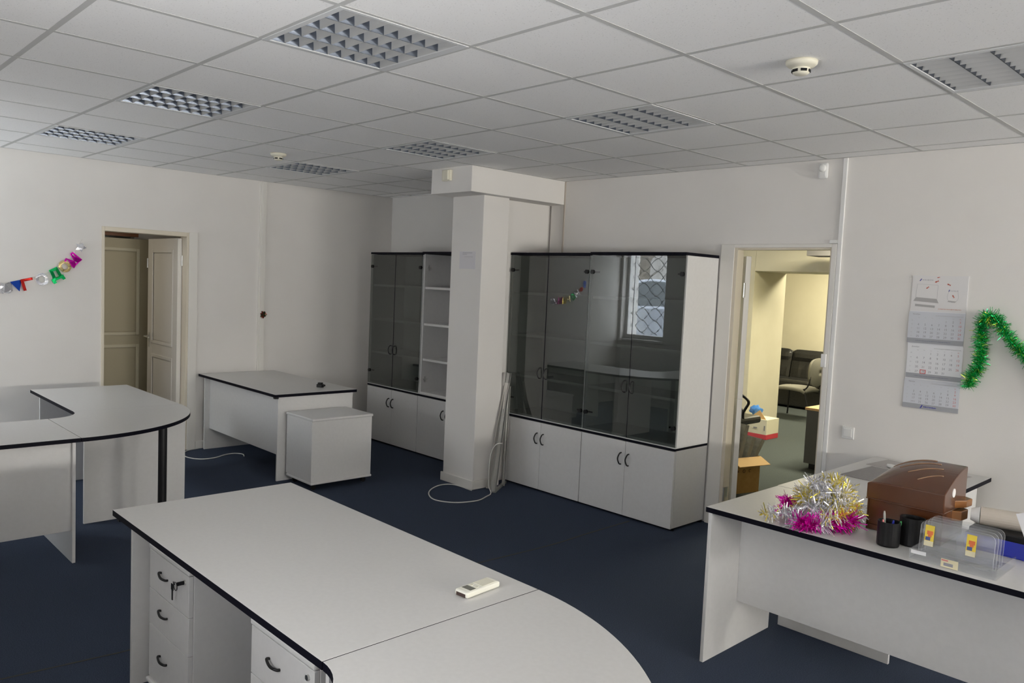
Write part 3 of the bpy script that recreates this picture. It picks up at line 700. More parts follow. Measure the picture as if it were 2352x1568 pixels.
# right desk and its rear leaf
t = thing('desk', 'right desk holding the tinsel heap and the brown plastic tray', 'desk', (-0.5, 3.3, 0), 'office desks')
slab(rect(-1.322, 0.29, 2.958, 3.651), 'desktop', t)
panel('side_panel', t, -1.305, -1.287, 2.958, 3.585, 0, 0.725); b = B(); b.tube([(0.24, 3.10, 0.0), (0.24, 3.10, 0.725)], 0.027, 20); b.build('post_leg', MW['blackmetal'], t); b = B(); b.tube([(0.24, 3.50, 0.0), (0.24, 3.50, 0.725)], 0.027, 20); b.build('post_leg', MW['blackmetal'], t)
panel('modesty_panel', t, -1.287, 0.262, 3.235, 3.253, 0.235, 0.725)
t = thing('desk', 'desk along the doorway wall under the calendar, with a grey mat', 'desk', (-1.0, 4.3, 0), 'office desks')
slab(rect(-1.327, -0.66, 3.654, 4.955), 'desktop', t)
panel('side_panel', t, -1.275, -0.70, 3.662, 3.68, 0, 0.725); panel('side_panel', t, -1.275, -0.72, 4.90, 4.918, 0, 0.725)
panel('modesty_panel', t, -0.738, -0.72, 3.68, 4.90, 0.22, 0.725)

# ------------------------------------------------------------------ drawer pedestals
def castor(p, x, y):
    b = B(); b.tube([(x-0.010, y, 0.021), (x+0.010, y, 0.021)], 0.021, 12); b.box(x-0.012, x+0.012, y-0.012, y+0.012, 0.036, 0.0595); return b.build('castor', MW['black'], p)
def dhandle(p, x, y, z):
    b = B(); b.tube(spline([(x-0.034, y, z+0.004), (x-0.031, y-0.012, z+0.008), (x-0.010, y-0.017, z+0.001), (x+0.010, y-0.017, z-0.003), (x+0.031, y-0.010, z-0.005), (x+0.034, y, z-0.006)], 4), 0.0048, 8); return b.build('handle', MW['blackmetal'], p, smooth=True)
def pedestal(label, x0, x1, y0, y1, top, key):
    """drawer fronts face -y"""
    t = thing('drawer_pedestal', label, 'drawer unit', ((x0+x1)/2, (y0+y1)/2, 0), 'mobile drawer units'); xm = (x0+x1)/2
    b = B(); b.box(x0, x1, y0+0.019, y1, 0.075, top-0.022); b.build('body', MW['lam'], t, bevel=0.002)
    b = B(); b.box(x0-0.003, x1+0.003, y0-0.004, y1+0.004, top-0.022, top); b.build('top', MW['lam'], t, bevel=0.006)
    b = B(); b.box(x0-0.003, x1+0.003, y0-0.012, y1, 0.058, 0.075); b.build('bottom_board', MW['lam'], t, bevel=0.006)
    zz = [0.078, 0.305, 0.455, top-0.024]
    for i in range(3):
        b = B(); b.box(x0+0.001, x1-0.001, y0, y0+0.018, zz[i]+0.0015, zz[i+1]-0.0015); d = b.build('drawer', MW['lam'], t, bevel=0.0015)
        dhandle(d, xm-0.04, y0, (zz[i]+zz[i+1])/2+0.01)
        if i == 2:
            b = B(); b.tube([(x1-0.035, y0+0.001, zz[3]-0.03), (x1-0.035, y0-0.007, zz[3]-0.03)], 0.009, 12); b.build('lock', MW['steel'], d)
            if key:
                b = B(); kx, kz = x1-0.035, zz[3]-0.03
                b.box(kx-0.002, kx+0.002, y0-0.032, y0-0.007, kz-0.007, kz+0.007)
                b.tube([(kx-0.018+0.016*math.cos(a*0.5236), y0-0.030, kz-0.014+0.016*math.sin(a*0.5236)) for a in range(12)], 0.0015, 6, closed=True)
                R = Matrix.Translation((kx-0.07, y0-0.022, kz-0.03))
                b.tube([(kx-0.03, y0-0.03, kz-0.01), (kx-0.06, y0-0.022, kz-0.012)], 0.003, 6)
                b.box(-0.010, 0.010, -0.0015, 0.0015, -0.016, 0.008, R); b.box(-0.004, 0.004, -0.0015, 0.0015, -0.055, -0.016, R)
                b.build('key', MW['blackmetal'], d)
    for x in (x0+0.05, x1-0.05):
        for y in (y0+0.05, y1-0.05): castor(t, x, y)
    return t
pedestal('white drawer unit with a key in its lock under the near desk', -2.612, -2.205, 0.872, 1.37, 0.640, True)
pedestal('white drawer unit under the near desk beside the curved corner, mostly hidden', -1.690, -1.285, 0.872, 1.37, 0.640, False)
# rear drawer unit: closed back and side face the camera
t = thing('drawer_pedestal', 'white drawer unit standing in front of the far desk', 'drawer unit', (-5.2, 3.24, 0), 'mobile drawer units')
b = B(); b.box(-5.40, -4.995, 2.962, 3.535, 0.072, 0.576); b.build('body', MW['lam'], t, bevel=0.002)
b = B(); b.box(-5.425, -4.982, 2.957, 3.540, 0.576, 0.598); b.build('top', MW['lam'], t, bevel=0.006)
b = B(); b.box(-5.405, -4.984, 2.957, 3.540, 0.053, 0.072); b.build('bottom_board', MW['lam'], t, bevel=0.006)
for z0, z1 in ((0.075, 0.24), (0.243, 0.407), (0.41, 0.574)):
    b = B(); b.box(-5.418, -5.4, 2.964, 3.533, z0, z1); b.build('drawer', MW['lam'], t, bevel=0.001)
for x in (-5.35, -5.04):
    for y in (3.01, 3.49): castor(t, x, y)

# ------------------------------------------------------------------ small things on the desks
# remote control
t = thing('remote_control', 'white remote control lying on the near desk', 'remote control', (-1.205, 1.42, 0.75), rz=math.radians(5))
R = Matrix.Identity(4)
b = B(); b.box(-0.029, 0.029, -0.078, 0.078, 0.001, 0.021); b.build('case', principled('remote_white', (0.80, 0.79, 0.70), 0.4), t, bevel=0.006, local=True)
b = B(); b.box(-0.020, 0.020, -0.055, -0.030, 0.0205, 0.0218); b.build('display', principled('remote_display', (0.14, 0.14, 0.12), 0.3), t, local=True, label='dark grey display')
b = B(); b.box(-0.020, 0.020, -0.0795, -0.0775, 0.003, 0.014); b.build('infrared_window', MW['darkbrown'], t, local=True)
b = B(); b.box(-0.022, 0.022, 0.0, 0.062, 0.0206, 0.0222); b.box(-0.018, -0.006, -0.022, -0.012, 0.0206, 0.0226); b.box(0.006, 0.018, -0.022, -0.012, 0.0206, 0.0226); b.build('button_cover', principled('remote_cover', (0.72, 0.70, 0.58), 0.45), t, bevel=0.001, local=True)
# black gadget on the far desk
b = B(); R = Matrix.Translation((-5.655, 3.41, 0.75)) @ Matrix.Rotation(0.5, 4, 'Z')
b.box(-0.028, 0.028, -0.02, 0.02, 0.0, 0.03, R); b.box(-0.02, 0.02, -0.016, 0.016, 0.03, 0.044, R); b.tube([R @ Vector((0.025, 0, 0.02)), R @ Vector((0.05, 0.0, 0.02))], 0.01, 8)
tag(place(b.build('webcam', MW['black'], bevel=0.005)), 'small black gadget on the far desk', 'gadget')
# desk mat, pale sheet, white piece
b = B(); R = Matrix.Translation((-0.99, 4.40, 0.7505)) @ Matrix.Rotation(math.radians(-3), 4, 'Z'); b.box(-0.235, 0.235, -0.20, 0.20, 0, 0.003, R)
tag(place(b.build('desk_mat', MW['mat'])), 'dark grey desk mat behind the brown tray', 'desk mat')
b = B(); R = Matrix.Translation((-1.0, 4.755, 0.7505)) @ Matrix.Rotation(math.radians(-6), 4, 'Z'); b.box(-0.25, 0.25, -0.135, 0.135, 0, 0.002, R)
tag(place(b.build('desk_mat', MW['matlight'])), 'pale grey sheet nearest the doorway wall, behind the dark mat', 'desk mat')
b = B(); b.prism([(x*1.0, y) for x, y in ((-0.07, -0.012), (-0.05, -0.022), (0.04, -0.018), (0.075, -0.006), (0.07, 0.012), (0.0, 0.02), (-0.06, 0.015))], 0, 0.018, Matrix.Translation((-1.09, 4.66, 0.7535)) @ Matrix.Rotation(-0.5, 4, 'Z'))
tag(place(b.build('eraser', MW['white'], bevel=0.006)), 'small white plastic piece lying on the grey mats', 'eraser')

# brown plastic tray with domed lid
t = thing('desk_tray', 'brown translucent plastic tray box with a domed lid', 'tray', (-0.54, 3.4, 0.75))
x0, x1, y0, y1 = -0.70, -0.392, 3.262, 3.53
b = B(); b.box(x0, x1, y0, y1, 0.751, 0.775); b.box(x0, x0+0.005, y0, y1, 0.775, 0.885); b.box(x1-0.005, x1, y0, y1, 0.775, 0.885); b.box(x0, x1, y1-0.005, y1, 0.775, 0.885); b.box(x0+0.005, x1-0.005, y0+0.004, y0+0.010, 0.775, 0.885)
b.build('lower_tray', MW['brown'], t, bevel=0.003)
b = B(); b.box(x0-0.006, x1+0.006, y0-0.007, y0+0.002, 0.886, 0.892); b.box(x0-0.006, x1+0.006, y0+0.002, y1, 0.886, 0.892); b.build('middle_shelf', MW['brown'], t, bevel=0.002)
def lidz(u, v):
    su = 1-(1-min(u/0.62, 1))**2
    return 0.957 + (0.012+0.088*math.sin(v*math.pi/2))*math.sqrt(max(su, 0.0))*0.98
b = B(); NU, NV = 22, 14
topg = [[(x0-0.004+(x1-x0+0.008)*i/NU, y0-0.006+(y1-y0+0.006)*j/NV, lidz(i/NU, j/NV)) for i in range(NU+1)] for j in range(NV+1)]
b.grid(topg)
b.grid([topg[0], [(p[0], p[1], 0.893) for p in topg[0]]]); b.grid([topg[-1], [(p[0], p[1], 0.893) for p in topg[-1]]])
L = [r[0] for r in topg]; Rr = [r[-1] for r in topg]
b.grid([L, [(p[0], p[1], 0.893) for p in L]]); b.grid([Rr, [(p[0], p[1], 0.893) for p in Rr]])
bmesh.ops.remove_doubles(b.bm, verts=b.bm.verts[:], dist=1e-5)
lid = b.build('lid', MW['brown'], t); lid.modifiers.new('edge_rounding', 'BEVEL').width = 0.004
lid.modifiers['edge_rounding'].segments = 2; lid.modifiers['edge_rounding'].angle_limit = math.radians(35)
b = B()
for k, (u0, u1, v0, v1) in enumerate(((0.10, 0.62, 0.72, 0.95), (0.24, 0.72, 0.55, 0.80), (0.40, 0.80, 0.38, 0.62), (0.58, 0.86, 0.22, 0.42))):
    pts = []
    for q in range(13):
        a = q/12; u = u0+(u1-u0)*a; v = v0+(v1-v0)*math.sin(a*math.pi/2)
        pts.append((x0+(x1-x0)*u, y0+(y1-y0)*v, lidz(u, v)+0.0005))
    b.tube(pts, 0.0036, 8)
b.build('lid_ridges', principled('worn_brown_plastic', (0.22, 0.13, 0.08), 0.12, 0, 0.6), lid, smooth=True)  # lighter brown stands in for the highlights along the ridges
b = B(); b.tube([(x1+0.004, 3.362, 0.963), (x1+0.0065, 3.362, 0.963)], 0.019, 20); b.build('round_sticker', MW['white'], t, label='round white sticker')
b = B(); b.prism([(x1-0.01, 3.40), (x1+0.0, 3.385), (x1+0.035, 3.44), (x1+0.04, 3.50), (x1+0.0, 3.525), (x1-0.01, 3.52)], 0.893, 0.925); b.prism([(x1-0.01, 3.37), (x1+0.03, 3.40), (x1+0.035, 3.47), (x1-0.01, 3.50)], 0.84, 0.883); b.build('side_lip', MW['amber'], t, bevel=0.004, label='amber plastic lip sticking out at the side')

# black pen organizer with pens
t = thing('pen_holder', 'black pen holder in front of the brown tray', 'pen holder', (-0.53, 3.13, 0.75))
def cup(bb, cx, cy, rx, ry, z0, z1, wall=0.004, seg=28):
    n = len(bb.bm.faces)
    def ring(ax, ay, z): return [bb.bm.verts.new((cx+ax*math.cos(2*math.pi*j/seg), cy+ay*math.sin(2*math.pi*j/seg), z)) for j in range(seg)]
    R_ = [ring(rx*0.96, ry*0.96, z0), ring(rx, ry, z0+0.006), ring(rx, ry, z1), ring(rx-wall, ry-wall, z1), ring(rx-wall, ry-wall, z0+0.02)]
    for i in range(4):
        for j in range(seg): bb.bm.faces.new((R_[i][j], R_[i][(j+1)%seg], R_[i+1][(j+1)%seg], R_[i+1][j]))
    bb.bm.faces.new(R_[0][::-1]); bb.bm.faces.new(R_[4]); bb._mark(n)
b = B(); cup(b, -0.54, 3.095, 0.044, 0.044, 0.751, 0.852); b.build('front_cup', MW['black'], t, smooth=False)
b = B(); cup(b, -0.478, 3.178, 0.05, 0.040, 0.751, 0.868); b.build('rear_cup', MW['black'], t)
for i, (px, py, tx, ty, c, lab) in enumerate(((-0.553, 3.085, -0.012, -0.004, 'inkred', 'red'), (-0.535, 3.098, 0.012, 0.01, 'blue', 'blue'), (-0.522, 3.110, 0.03, 0.012, 'green', 'green'), (-0.56, 3.11, -0.02, 0.02, 'grey', 'grey'))):
    m = MW.get(c) or principled('green_plastic', (0.05, 0.35, 0.10), 0.4)
    b = B(); zt = 0.856 if i < 3 else 0.882
    b.tube([(px, py, 0.772), (px+tx*0.6, py+ty*0.6, zt-0.012), (px+tx*0.66, py+ty*0.66, zt)], [0.005, 0.005, 0.003], 8)
    tag(place(b.build('pen', m)), '%s pen in the black pen holder' % lab, 'pen', 'pens in the black holder')

# clear acrylic leaflet stand
t = thing('leaflet_stand', 'clear acrylic leaflet stand with two yellow stickers', 'stand', (-0.3, 3.2, 0.75))
def plate(name, y, x0, x1, z0, z1, r=0.025, th=0.003, parent=t, mat=MW['acryl'], tilt=0.0):
    poly = [(x0, z0), (x1, z0)] + arc(x1-r, z1-r, r, 0, 90, 6) + arc(x0+r, z1-r, r, 90, 180, 6)
    R = Matrix.Translation((0, y, z0)) @ Matrix.Rotation(tilt, 4, 'X') @ Matrix.Translation((0, -y, -z0)) @ Matrix(((1,0,0,0),(0,0,1,0),(0,1,0,0),(0,0,0,1)))
    bb = B(); bb.prism(poly, y, y+th, R, side=1); return bb.build(name, [mat, MW['acryledge']], parent)
for i, y in enumerate((3.075, 3.115, 3.155, 3.195)):
    plate('divider', y, -0.415, -0.150, 0.755, 0.892, tilt=math.radians(-6))
b = B(); b.box(-0.42, -0.12, 3.0, 3.25, 0.7505, 0.7535); b.box(-0.42, -0.12, 2.998, 3.0, 0.7505, 0.785); b.box(-0.423, -0.42, 3.0, 3.25, 0.7505, 0.79); b.box(-0.12, -0.117, 3.0, 3.25, 0.7505, 0.79); b.build('base_tray', MW['acryl'], t)
b = B(); b.box(-0.283, -0.280, 3.08, 3.25, 0.754, 0.86); b.build('centre_rib', MW['acryl'], t)
for i, x in enumerate((-0.395, -0.245)):
    b = B(); R = Matrix.Translation((x, 3.0825, 0.795)) @ Matrix.Rotation(math.radians(-6), 4, 'X')
    b.box(0, 0.034, -0.0125, -0.0118, 0, 0.082, R); b.mi = 1; b.box(0.008, 0.030, -0.0130, -0.0125, 0.045, 0.060, R); b.mi = 2; b.box(0.004, 0.022, -0.0130, -0.0125, 0.022, 0.036, R); b.mi = 3; b.box(0.0, 0.034, -0.0128, -0.0125, 0, 0.02, R)
    b.mi = 1; b.box(0.012, 0.026, -0.0130, -0.0125, 0.036, 0.045, R)
    b.build('sticker', [MW['yellow'], MW['stred'], MW['stblue'], MW['stcream']], t, label='yellow sticker with a red and blue print')
b = B(); b.box(-0.305, -0.245, 2.9955, 2.9975, 0.752, 0.784); b.mi = 1; b.box(-0.303, -0.280, 2.995, 2.9955, 0.776, 0.781); b.mi = 2; b.box(-0.295, -0.262, 2.995, 2.9955, 0.758, 0.770); b.build('price_tag', [MW['stcream'], MW['inkred'], MW['inkgrey']], t, label='cream price label')
b = B(); b.box(-0.415, -0.36, 2.995, 2.9975, 0.775, 0.789); b.build('white_tag', MW['paper'], t, label='blank white label')
# blue box, black folder on it, paper roll, leaning sheet
t = thing('blue_tray', 'bright blue plastic tray behind the acrylic stand', 'tray', (-0.15, 3.48, 0.75))
b = B(); bx0, bx1, by0, by1 = -0.33, 0.02, 3.352, 3.62
b.box(bx0, bx1, by0, by1, 0.7505, 0.756); b.box(bx0, bx1, by0, by0+0.004, 0.756, 0.815); b.box(bx0, bx1, by1-0.004, by1, 0.756, 0.815); b.box(bx0, bx0+0.004, by0, by1, 0.756, 0.815); b.box(bx1-0.004, bx1, by0, by1, 0.756, 0.815)
b.build('tray', MW['blue'], t, bevel=0.0015)
b = B(); b.box(-0.32, 0.01, 3.36, 3.61, 0.758, 0.84); tag(place(b.build('document_case', MW['black'], bevel=0.006)), 'flat black case lying in the blue tray', 'case')
t = thing('paper_roll', 'beige rolled paper tube lying on the black case', 'paper roll', (-0.16, 3.46, 0.842))
b = B(); b.tube([(-0.295, 3.417, 0.880), (0.06, 3.50, 0.880)], 0.038, 24); b.build('roll', MW['beige'], t, smooth=False)
b = B(); b.tube([(-0.330, 3.409, 0.880), (-0.297, 3.4165, 0.880)], [0.024, 0.0375], 24); b.build('end_cap', MW['white'], t, label='white rounded end cap')
b = B(); b.box(-0.003, 0.0, -0.11, 0.11, 0, 0.17, Matrix.Translation((-0.03, 3.37, 0.842)) @ Matrix.Rotation(math.radians(-10), 4, 'Z') @ Matrix.Rotation(math.radians(-14), 4, 'Y') @ Matrix.Translation((0,-0.13,0)))
R = Matrix.Translation((-0.075, 3.337, 0.751)) @ Matrix.Rotation(math.radians(-22), 4, 'Y')
b.bm.free(); b = B(); b.box(0, 0.16, -0.003, 0.0, 0, 0.20, R)
tag(place(b.build('paper_sheet', MW['paper'])), 'white card leaning on the blue tray at the right edge of the picture', 'paper')

# ------------------------------------------------------------------ tinsel
def tinsel(path, rad, n, mats, name, core=0.003, width=0.0024, seed=1, floor=None, wts=None, alongmix=None, bend=0.35):
    rnd = random.Random(seed); b = B(); pts = [Vector(p) for p in path]
    b.tube(pts, core, 5)
    L = [0]
    for p, q in zip(pts, pts[1:]): L.append(L[-1]+(q-p).length)
    for k in range(n):
        d = rnd.random()*L[-1]; i = 0
        while i < len(L)-2 and L[i+1] < d: i += 1
        f = (d-L[i])/max(1e-6, L[i+1]-L[i]); p = pts[i].lerp(pts[i+1], f); tn = (pts[i+1]-pts[i]).normalized()
        v = Vector((rnd.gauss(0,1), rnd.gauss(0,1), rnd.gauss(0,1))); v -= tn*v.dot(tn)*0.85; v.normalize()
        l = rad*(0.65+0.45*rnd.random()); side = v.cross(Vector((rnd.gauss(0,1), rnd.gauss(0,1), rnd.gauss(0,1)))); side.normalize()
        crv = Vector((rnd.gauss(0,1), rnd.gauss(0,1), rnd.gauss(0,1)))*rad*bend
        a0 = p; a1 = p+v*l*0.55+crv*0.25; a2 = p+v*l+crv
        if floor is not None:
            for a in (a0, a1, a2): a.z = max(a.z, floor+0.001)
        h = side*width*0.5
        if mats and alongmix: b.mi = 0 if alongmix(d/L[-1], rnd) else 1
        else: b.mi = rnd.choices(range(len(mats)), wts)[0]
        b.quad(a0-h, a0+h, a1+h, a1-h); b.quad(a1-h, a1+h, a2+h*0.8, a2-h*0.8)
        if floor is not None:
            for vv in b.bm.verts[-8:] if False else (): pass
    if floor is not None:
        for v in b.bm.verts: v.co.z = max(v.co.z, floor+0.0006)
    return b.build(name, mats)
def heap(cx, cy, z0, loops, seed):
    rnd = random.Random(seed); P = []
    for k in range(loops*7):
        a = k*2*math.pi/7*1.07+rnd.random()*0.5; lev = k/(loops*7)
        r = (0.135-0.09*lev)*(0.75+0.45*rnd.random())
        P.append((cx+r*math.cos(a)*1.15, cy+r*math.sin(a), z0+0.028+0.155*lev**0.9+0.02*rnd.random()))
    return spline(P, 5)
hp = [(-1.035, 2.985, 0.775), (-1.01, 3.01, 0.79)] 
path = spline([(-1.045, 2.985, 0.778), (-0.99, 3.005, 0.79), (-0.95, 3.03, 0.80)], 5) + heap(-0.845, 3.165, 0.755, 5, 4)
o = tinsel(path, 0.036, 5600, [FO['silver'], FO['yellowgold']], 'tinsel_garland', seed=3, floor=0.7505, alongmix=lambda u, r: r.random() < 0.68+0.30*math.sin(u*55), width=0.0045)
tag(place(o), 'silver and gold tinsel garland heaped on the right desk', 'tinsel')
path = spline([(-0.92, 3.01, 0.775), (-0.86, 2.995, 0.778), (-0.80, 3.03, 0.782), (-0.76, 3.09, 0.79), (-0.72, 3.14, 0.80), (-0.735, 3.19, 0.80)], 6)
o = tinsel(path, 0.042, 1500, [FO['silver'], FO['magenta']], 'tinsel_garland', seed=5, floor=0.7505, alongmix=lambda u, r: r.random() < (0.9 if (0.0 < u < 0.12 or 0.36 < u < 0.52 or u > 0.90) else 0.06), width=0.0045)
tag(place(o), 'magenta and silver tinsel garland at the foot of the tinsel heap', 'tinsel')
path = spline([(-1.005, 3.135, 0.80), (-0.995, 3.15, 0.825), (-0.985, 3.16, 0.845)], 4)
o = tinsel(spline([(-1.0, 3.11, 0.765), (-1.005, 3.12, 0.80), (-1.0, 3.13, 0.84)], 5), 0.036, 320, [FO['magenta']], 'tinsel_tuft', seed=6, floor=0.7505, width=0.0042)
tag(place(o), 'small magenta tinsel tuft at the left side of the tinsel heap', 'tinsel')
# green garland on the doorway wall
yg = YW-0.032
GP = [(-0.822, yg, 1.265), (-0.815, yg, 1.33), (-0.775, yg, 1.40), (-0.772, yg, 1.50), (-0.782, yg, 1.60), (-0.778, yg, 1.665), (-0.745, yg-0.012, 1.70), (-0.70, yg-0.01, 1.675), (-0.64, yg, 1.58), (-0.56, yg, 1.49), (-0.45, yg, 1.40), (-0.30, yg, 1.30), (-0.1, yg, 1.24), (0.1, yg, 1.22)]
o = tinsel(spline(GP, 6), 0.036, 5600, [FO['green'], FO['dgreen'], FO['lime']], 'tinsel_garland', seed=8, wts=[5, 4, 1.3], width=0.0034)
for v in o.data.vertices: v.co.y = min(v.co.y, YW-0.001)
tag(o, 'green tinsel garland pinned on the wall beside the calendar', 'tinsel')

# ------------------------------------------------------------------ letter garland on the left wall
t = thing('letter_garland', 'garland of shiny coloured foil letters strung across the left wall', 'garland', (XL+0.02, 1.2, 1.6))
LET = [('С', 'blue', 0.56, 1.80), ('•', 'red', 0.64, 1.73), ('Н', 'silver', 0.72, 1.66), ('О', 'green', 0.805, 1.605), ('В', 'palegold', 0.90, 1.572), ('Ы', 'gold', 0.99, 1.555), ('М', 'pink', 1.085, 1.548), ('*', 'silver', 1.165, 1.54),
       ('■', 'silver', 1.232, 1.542), ('▼', 'blue', 1.310, 1.563), ('Г', 'red', 1.386, 1.583), ('О', 'silver', 1.495, 1.617), ('Д', 'green', 1.598, 1.665), ('О', 'palegold', 1.672, 1.735), ('М', 'magenta', 1.738, 1.795), ('✶', 'silver', 1.790, 1.915)]
b = B(); b.tube(spline([(XL+0.012, 0.50, 1.86)]+[(XL+0.012, y, z+0.045) for _, _, y, z in LET]+[(XL+0.008, 1.81, 1.985)], 4), 0.0015, 5); b.build('string', MW['cable'], t)
# text local x -> +y, local y -> z, local z -> +x
BASE = Matrix(((0,0,1,0),(1,0,0,0),(0,1,0,0),(0,0,0,1)))
rnd = random.Random(11)
for i, (ch, c, y, z) in enumerate(LET):
    if i < len(LET)-1: sl = math.atan2(LET[i+1][3]-LET[max(i-1,0)][3], LET[i+1][2]-LET[max(i-1,0)][2])
    else: sl = 1.0
    sl *= 0.9
    R = Matrix.Translation((XL+0.026, y, z)) @ BASE @ Matrix.Rotation(sl, 4, 'Z') @ Matrix.Rotation(rnd.uniform(-0.22, 0.22), 4, 'Y') @ Matrix.Rotation(rnd.uniform(-0.18, 0.18), 4, 'X')
    b = B()
    if ch == '▼': b.prism([(-0.046, 0.042), (0.046, 0.042), (0.004, -0.05)], -0.001, 0.001, R)
    elif ch == '•': b.prism(arc(0, 0, 0.035, 0, 345, 23), -0.001, 0.001, R)
    elif ch == '■': b.prism([(-0.045,-0.04),(-0.028,-0.046),(-0.02,-0.038),(0.01,-0.047),(0.03,-0.04),(0.046,-0.03),(0.044,0.035),(0.02,0.046),(-0.01,0.038),(-0.036,0.046)], -0.001, 0.001, R)
    elif ch in '*✶':
        k = 10; b.prism([((0.045 if q % 2 == 0 else 0.024)*math.cos(q*math.pi/5+0.3), (0.045 if q % 2 == 0 else 0.024)*math.sin(q*math.pi/5+0.3)) for q in range(k)], -0.001, 0.001, R)
    elif ch == 'Г': b.prism([(-0.045, 0.045), (0.045, 0.045), (0.045, 0.024), (-0.022, 0.024), (-0.022, -0.055), (-0.045, -0.055)], -0.001, 0.001, R)
    else: b.mesh(text_mesh(ch, 0.122, 0.0012, 0.002, bold=0.005), R)
    # foil curls with the letter
    inv = R.inverted()
    for v in b.bm.verts:
        l = inv @ v.co; l.z += 0.010*math.sin(l.x*55+i*1.7)+0.008*math.sin(l.y*48+i); v.co = R @ l; v.co.x = max(v.co.x, XL+0.003)
    b.build('foil_letter', FO[c], t)

# ------------------------------------------------------------------ wall calendar
t = thing('wall_calendar', 'three-month wall calendar with a picture sheet of red fish', 'calendar', (-1.03, YW, 1.5))
CW = 0.318
def cal(x, z, d):  # local picture coords -> world; x to the right from the left edge, z up, d off the wall
    return Vector((x, YW-d, z))
def flat(b, x0, x1, z0, z1, d, th=0.001): b.box(x0, x1, YW-d-th, YW-d, z0, z1)
b = B(); flat(b, -1.195, -0.878, 1.10, 1.925, 0.001, 0.003); b.build('backing_board', MW['calwhite'], t)
pic = None
b = B(); flat(b, -1.195, -0.878, 1.705, 1.925, 0.0045, 0.0012); pic = b.build('picture_sheet', principled('picture_paper', (0.72, 0.71, 0.71), 0.5), t)
# printed laptop and jar
b = B()
def line(p, q, wdt, d=0.0062):
    (xa, za), (xb, zb) = p, q; a = math.atan2(zb-za, xb-xa); l = math.hypot(xb-xa, zb-za)
    b.box(0, l, -0.0004, 0.0004, -wdt/2, wdt/2, Matrix.Translation((xa, YW-d, za)) @ Matrix.Rotation(-a, 4, 'Y'))
line((-1.165, 1.872), (-1.045, 1.868), 0.0014); line((-1.165, 1.872), (-1.17, 1.79), 0.0014); line((-1.045, 1.868), (-1.045, 1.785), 0.0014)
for q in range(12):
    a0, a1 = math.pi*(1+q/12), math.pi*(1+(q+1)/12)
    line((-0.957+0.032*math.cos(a0), 1.80+0.035*math.sin(a0)), (-0.957+0.032*math.cos(a1), 1.80+0.035*math.sin(a1)), 0.0014)
line((-0.989, 1.80), (-0.98, 1.84), 0.0014); line((-0.925, 1.80), (-0.932, 1.84), 0.0014)
b.build('line_drawing', MW['inkpale'], pic)
b = B(); f_ = lambda pts, d: b.prism(pts, 0, 0.0006, Matrix.Translation((0, YW-d, 0)) @ Matrix(((1,0,0,0),(0,0,-1,0),(0,1,0,0),(0,0,0,1))))
f_([(-1.168, 1.79), (-1.047, 1.783), (-1.035, 1.757), (-1.182, 1.766)], 0.006); f_([(-0.985, 1.768), (-0.945, 1.764), (-0.935, 1.772), (-0.98, 1.776)], 0.006); f_([(-1.17, 1.748), (-1.055, 1.742), (-1.055, 1.728), (-1.17, 1.734)], 0.006)
b.build('grey_print', principled('print_grey', (0.40, 0.39, 0.39), 0.6), pic)
b = B()
for x, z, a, s in ((-1.047, 1.915, 0.2, 0.008), (-1.055, 1.889, 0.45, 0.012), (-0.985, 1.873, -0.4, 0.011), (-1.105, 1.850, 0.7, 0.010), (-0.955, 1.803, -1.0, 0.010)):
    R = Matrix.Translation((x, YW-0.0066, z)) @ Matrix.Rotation(-a, 4, 'Y') @ Matrix(((1,0,0,0),(0,0,-1,0),(0,1,0,0),(0,0,0,1)))
    b.prism([(-s, 0), (-0.3*s, 0.42*s), (0.5*s, 0.15*s), (1.1*s, 0.5*s), (0.95*s, 0), (1.1*s, -0.5*s), (0.5*s, -0.15*s), (-0.3*s, -0.42*s)], 0, 0.0006, R)
b.build('red_fish', principled('print_red_fish', (0.50, 0.12, 0.08), 0.6), pic, label='small red fish prints')
def scribble(b, x0, x1, z, h, seed, d):
    r = random.Random(seed); x = x0
    while x < x1:
        wd = h*r.uniform(0.35, 0.7); flat(b, x, min(x+wd, x1), z-h/2*r.uniform(0.6, 1), z+h/2*r.uniform(0.6, 1), d, 0.0005); x += wd+h*r.uniform(0.15, 0.5)
b = B(); scribble(b, -1.035, -0.905, 1.722, 0.006, 3, 0.006); b.build('red_caption', principled('print_pale_red', (0.62, 0.36, 0.30), 0.6), pic)
b = B(); scribble(b, -1.137, -1.075, 1.898, 0.009, 4, 0.006); scribble(b, -0.978, -0.93, 1.835, 0.008, 14, 0.006); b.build('small_print', MW['inkpale'], pic)
b = B(); f_([(-1.155, 1.891), (-1.149, 1.891), (-1.140, 1.905), (-1.146, 1.905)], 0.006); f_([(-0.985, 1.83), (-0.98, 1.83), (-0.976, 1.842), (-0.981, 1.842)], 0.006); b.build('logo_mark', MW['inkblue'], pic)
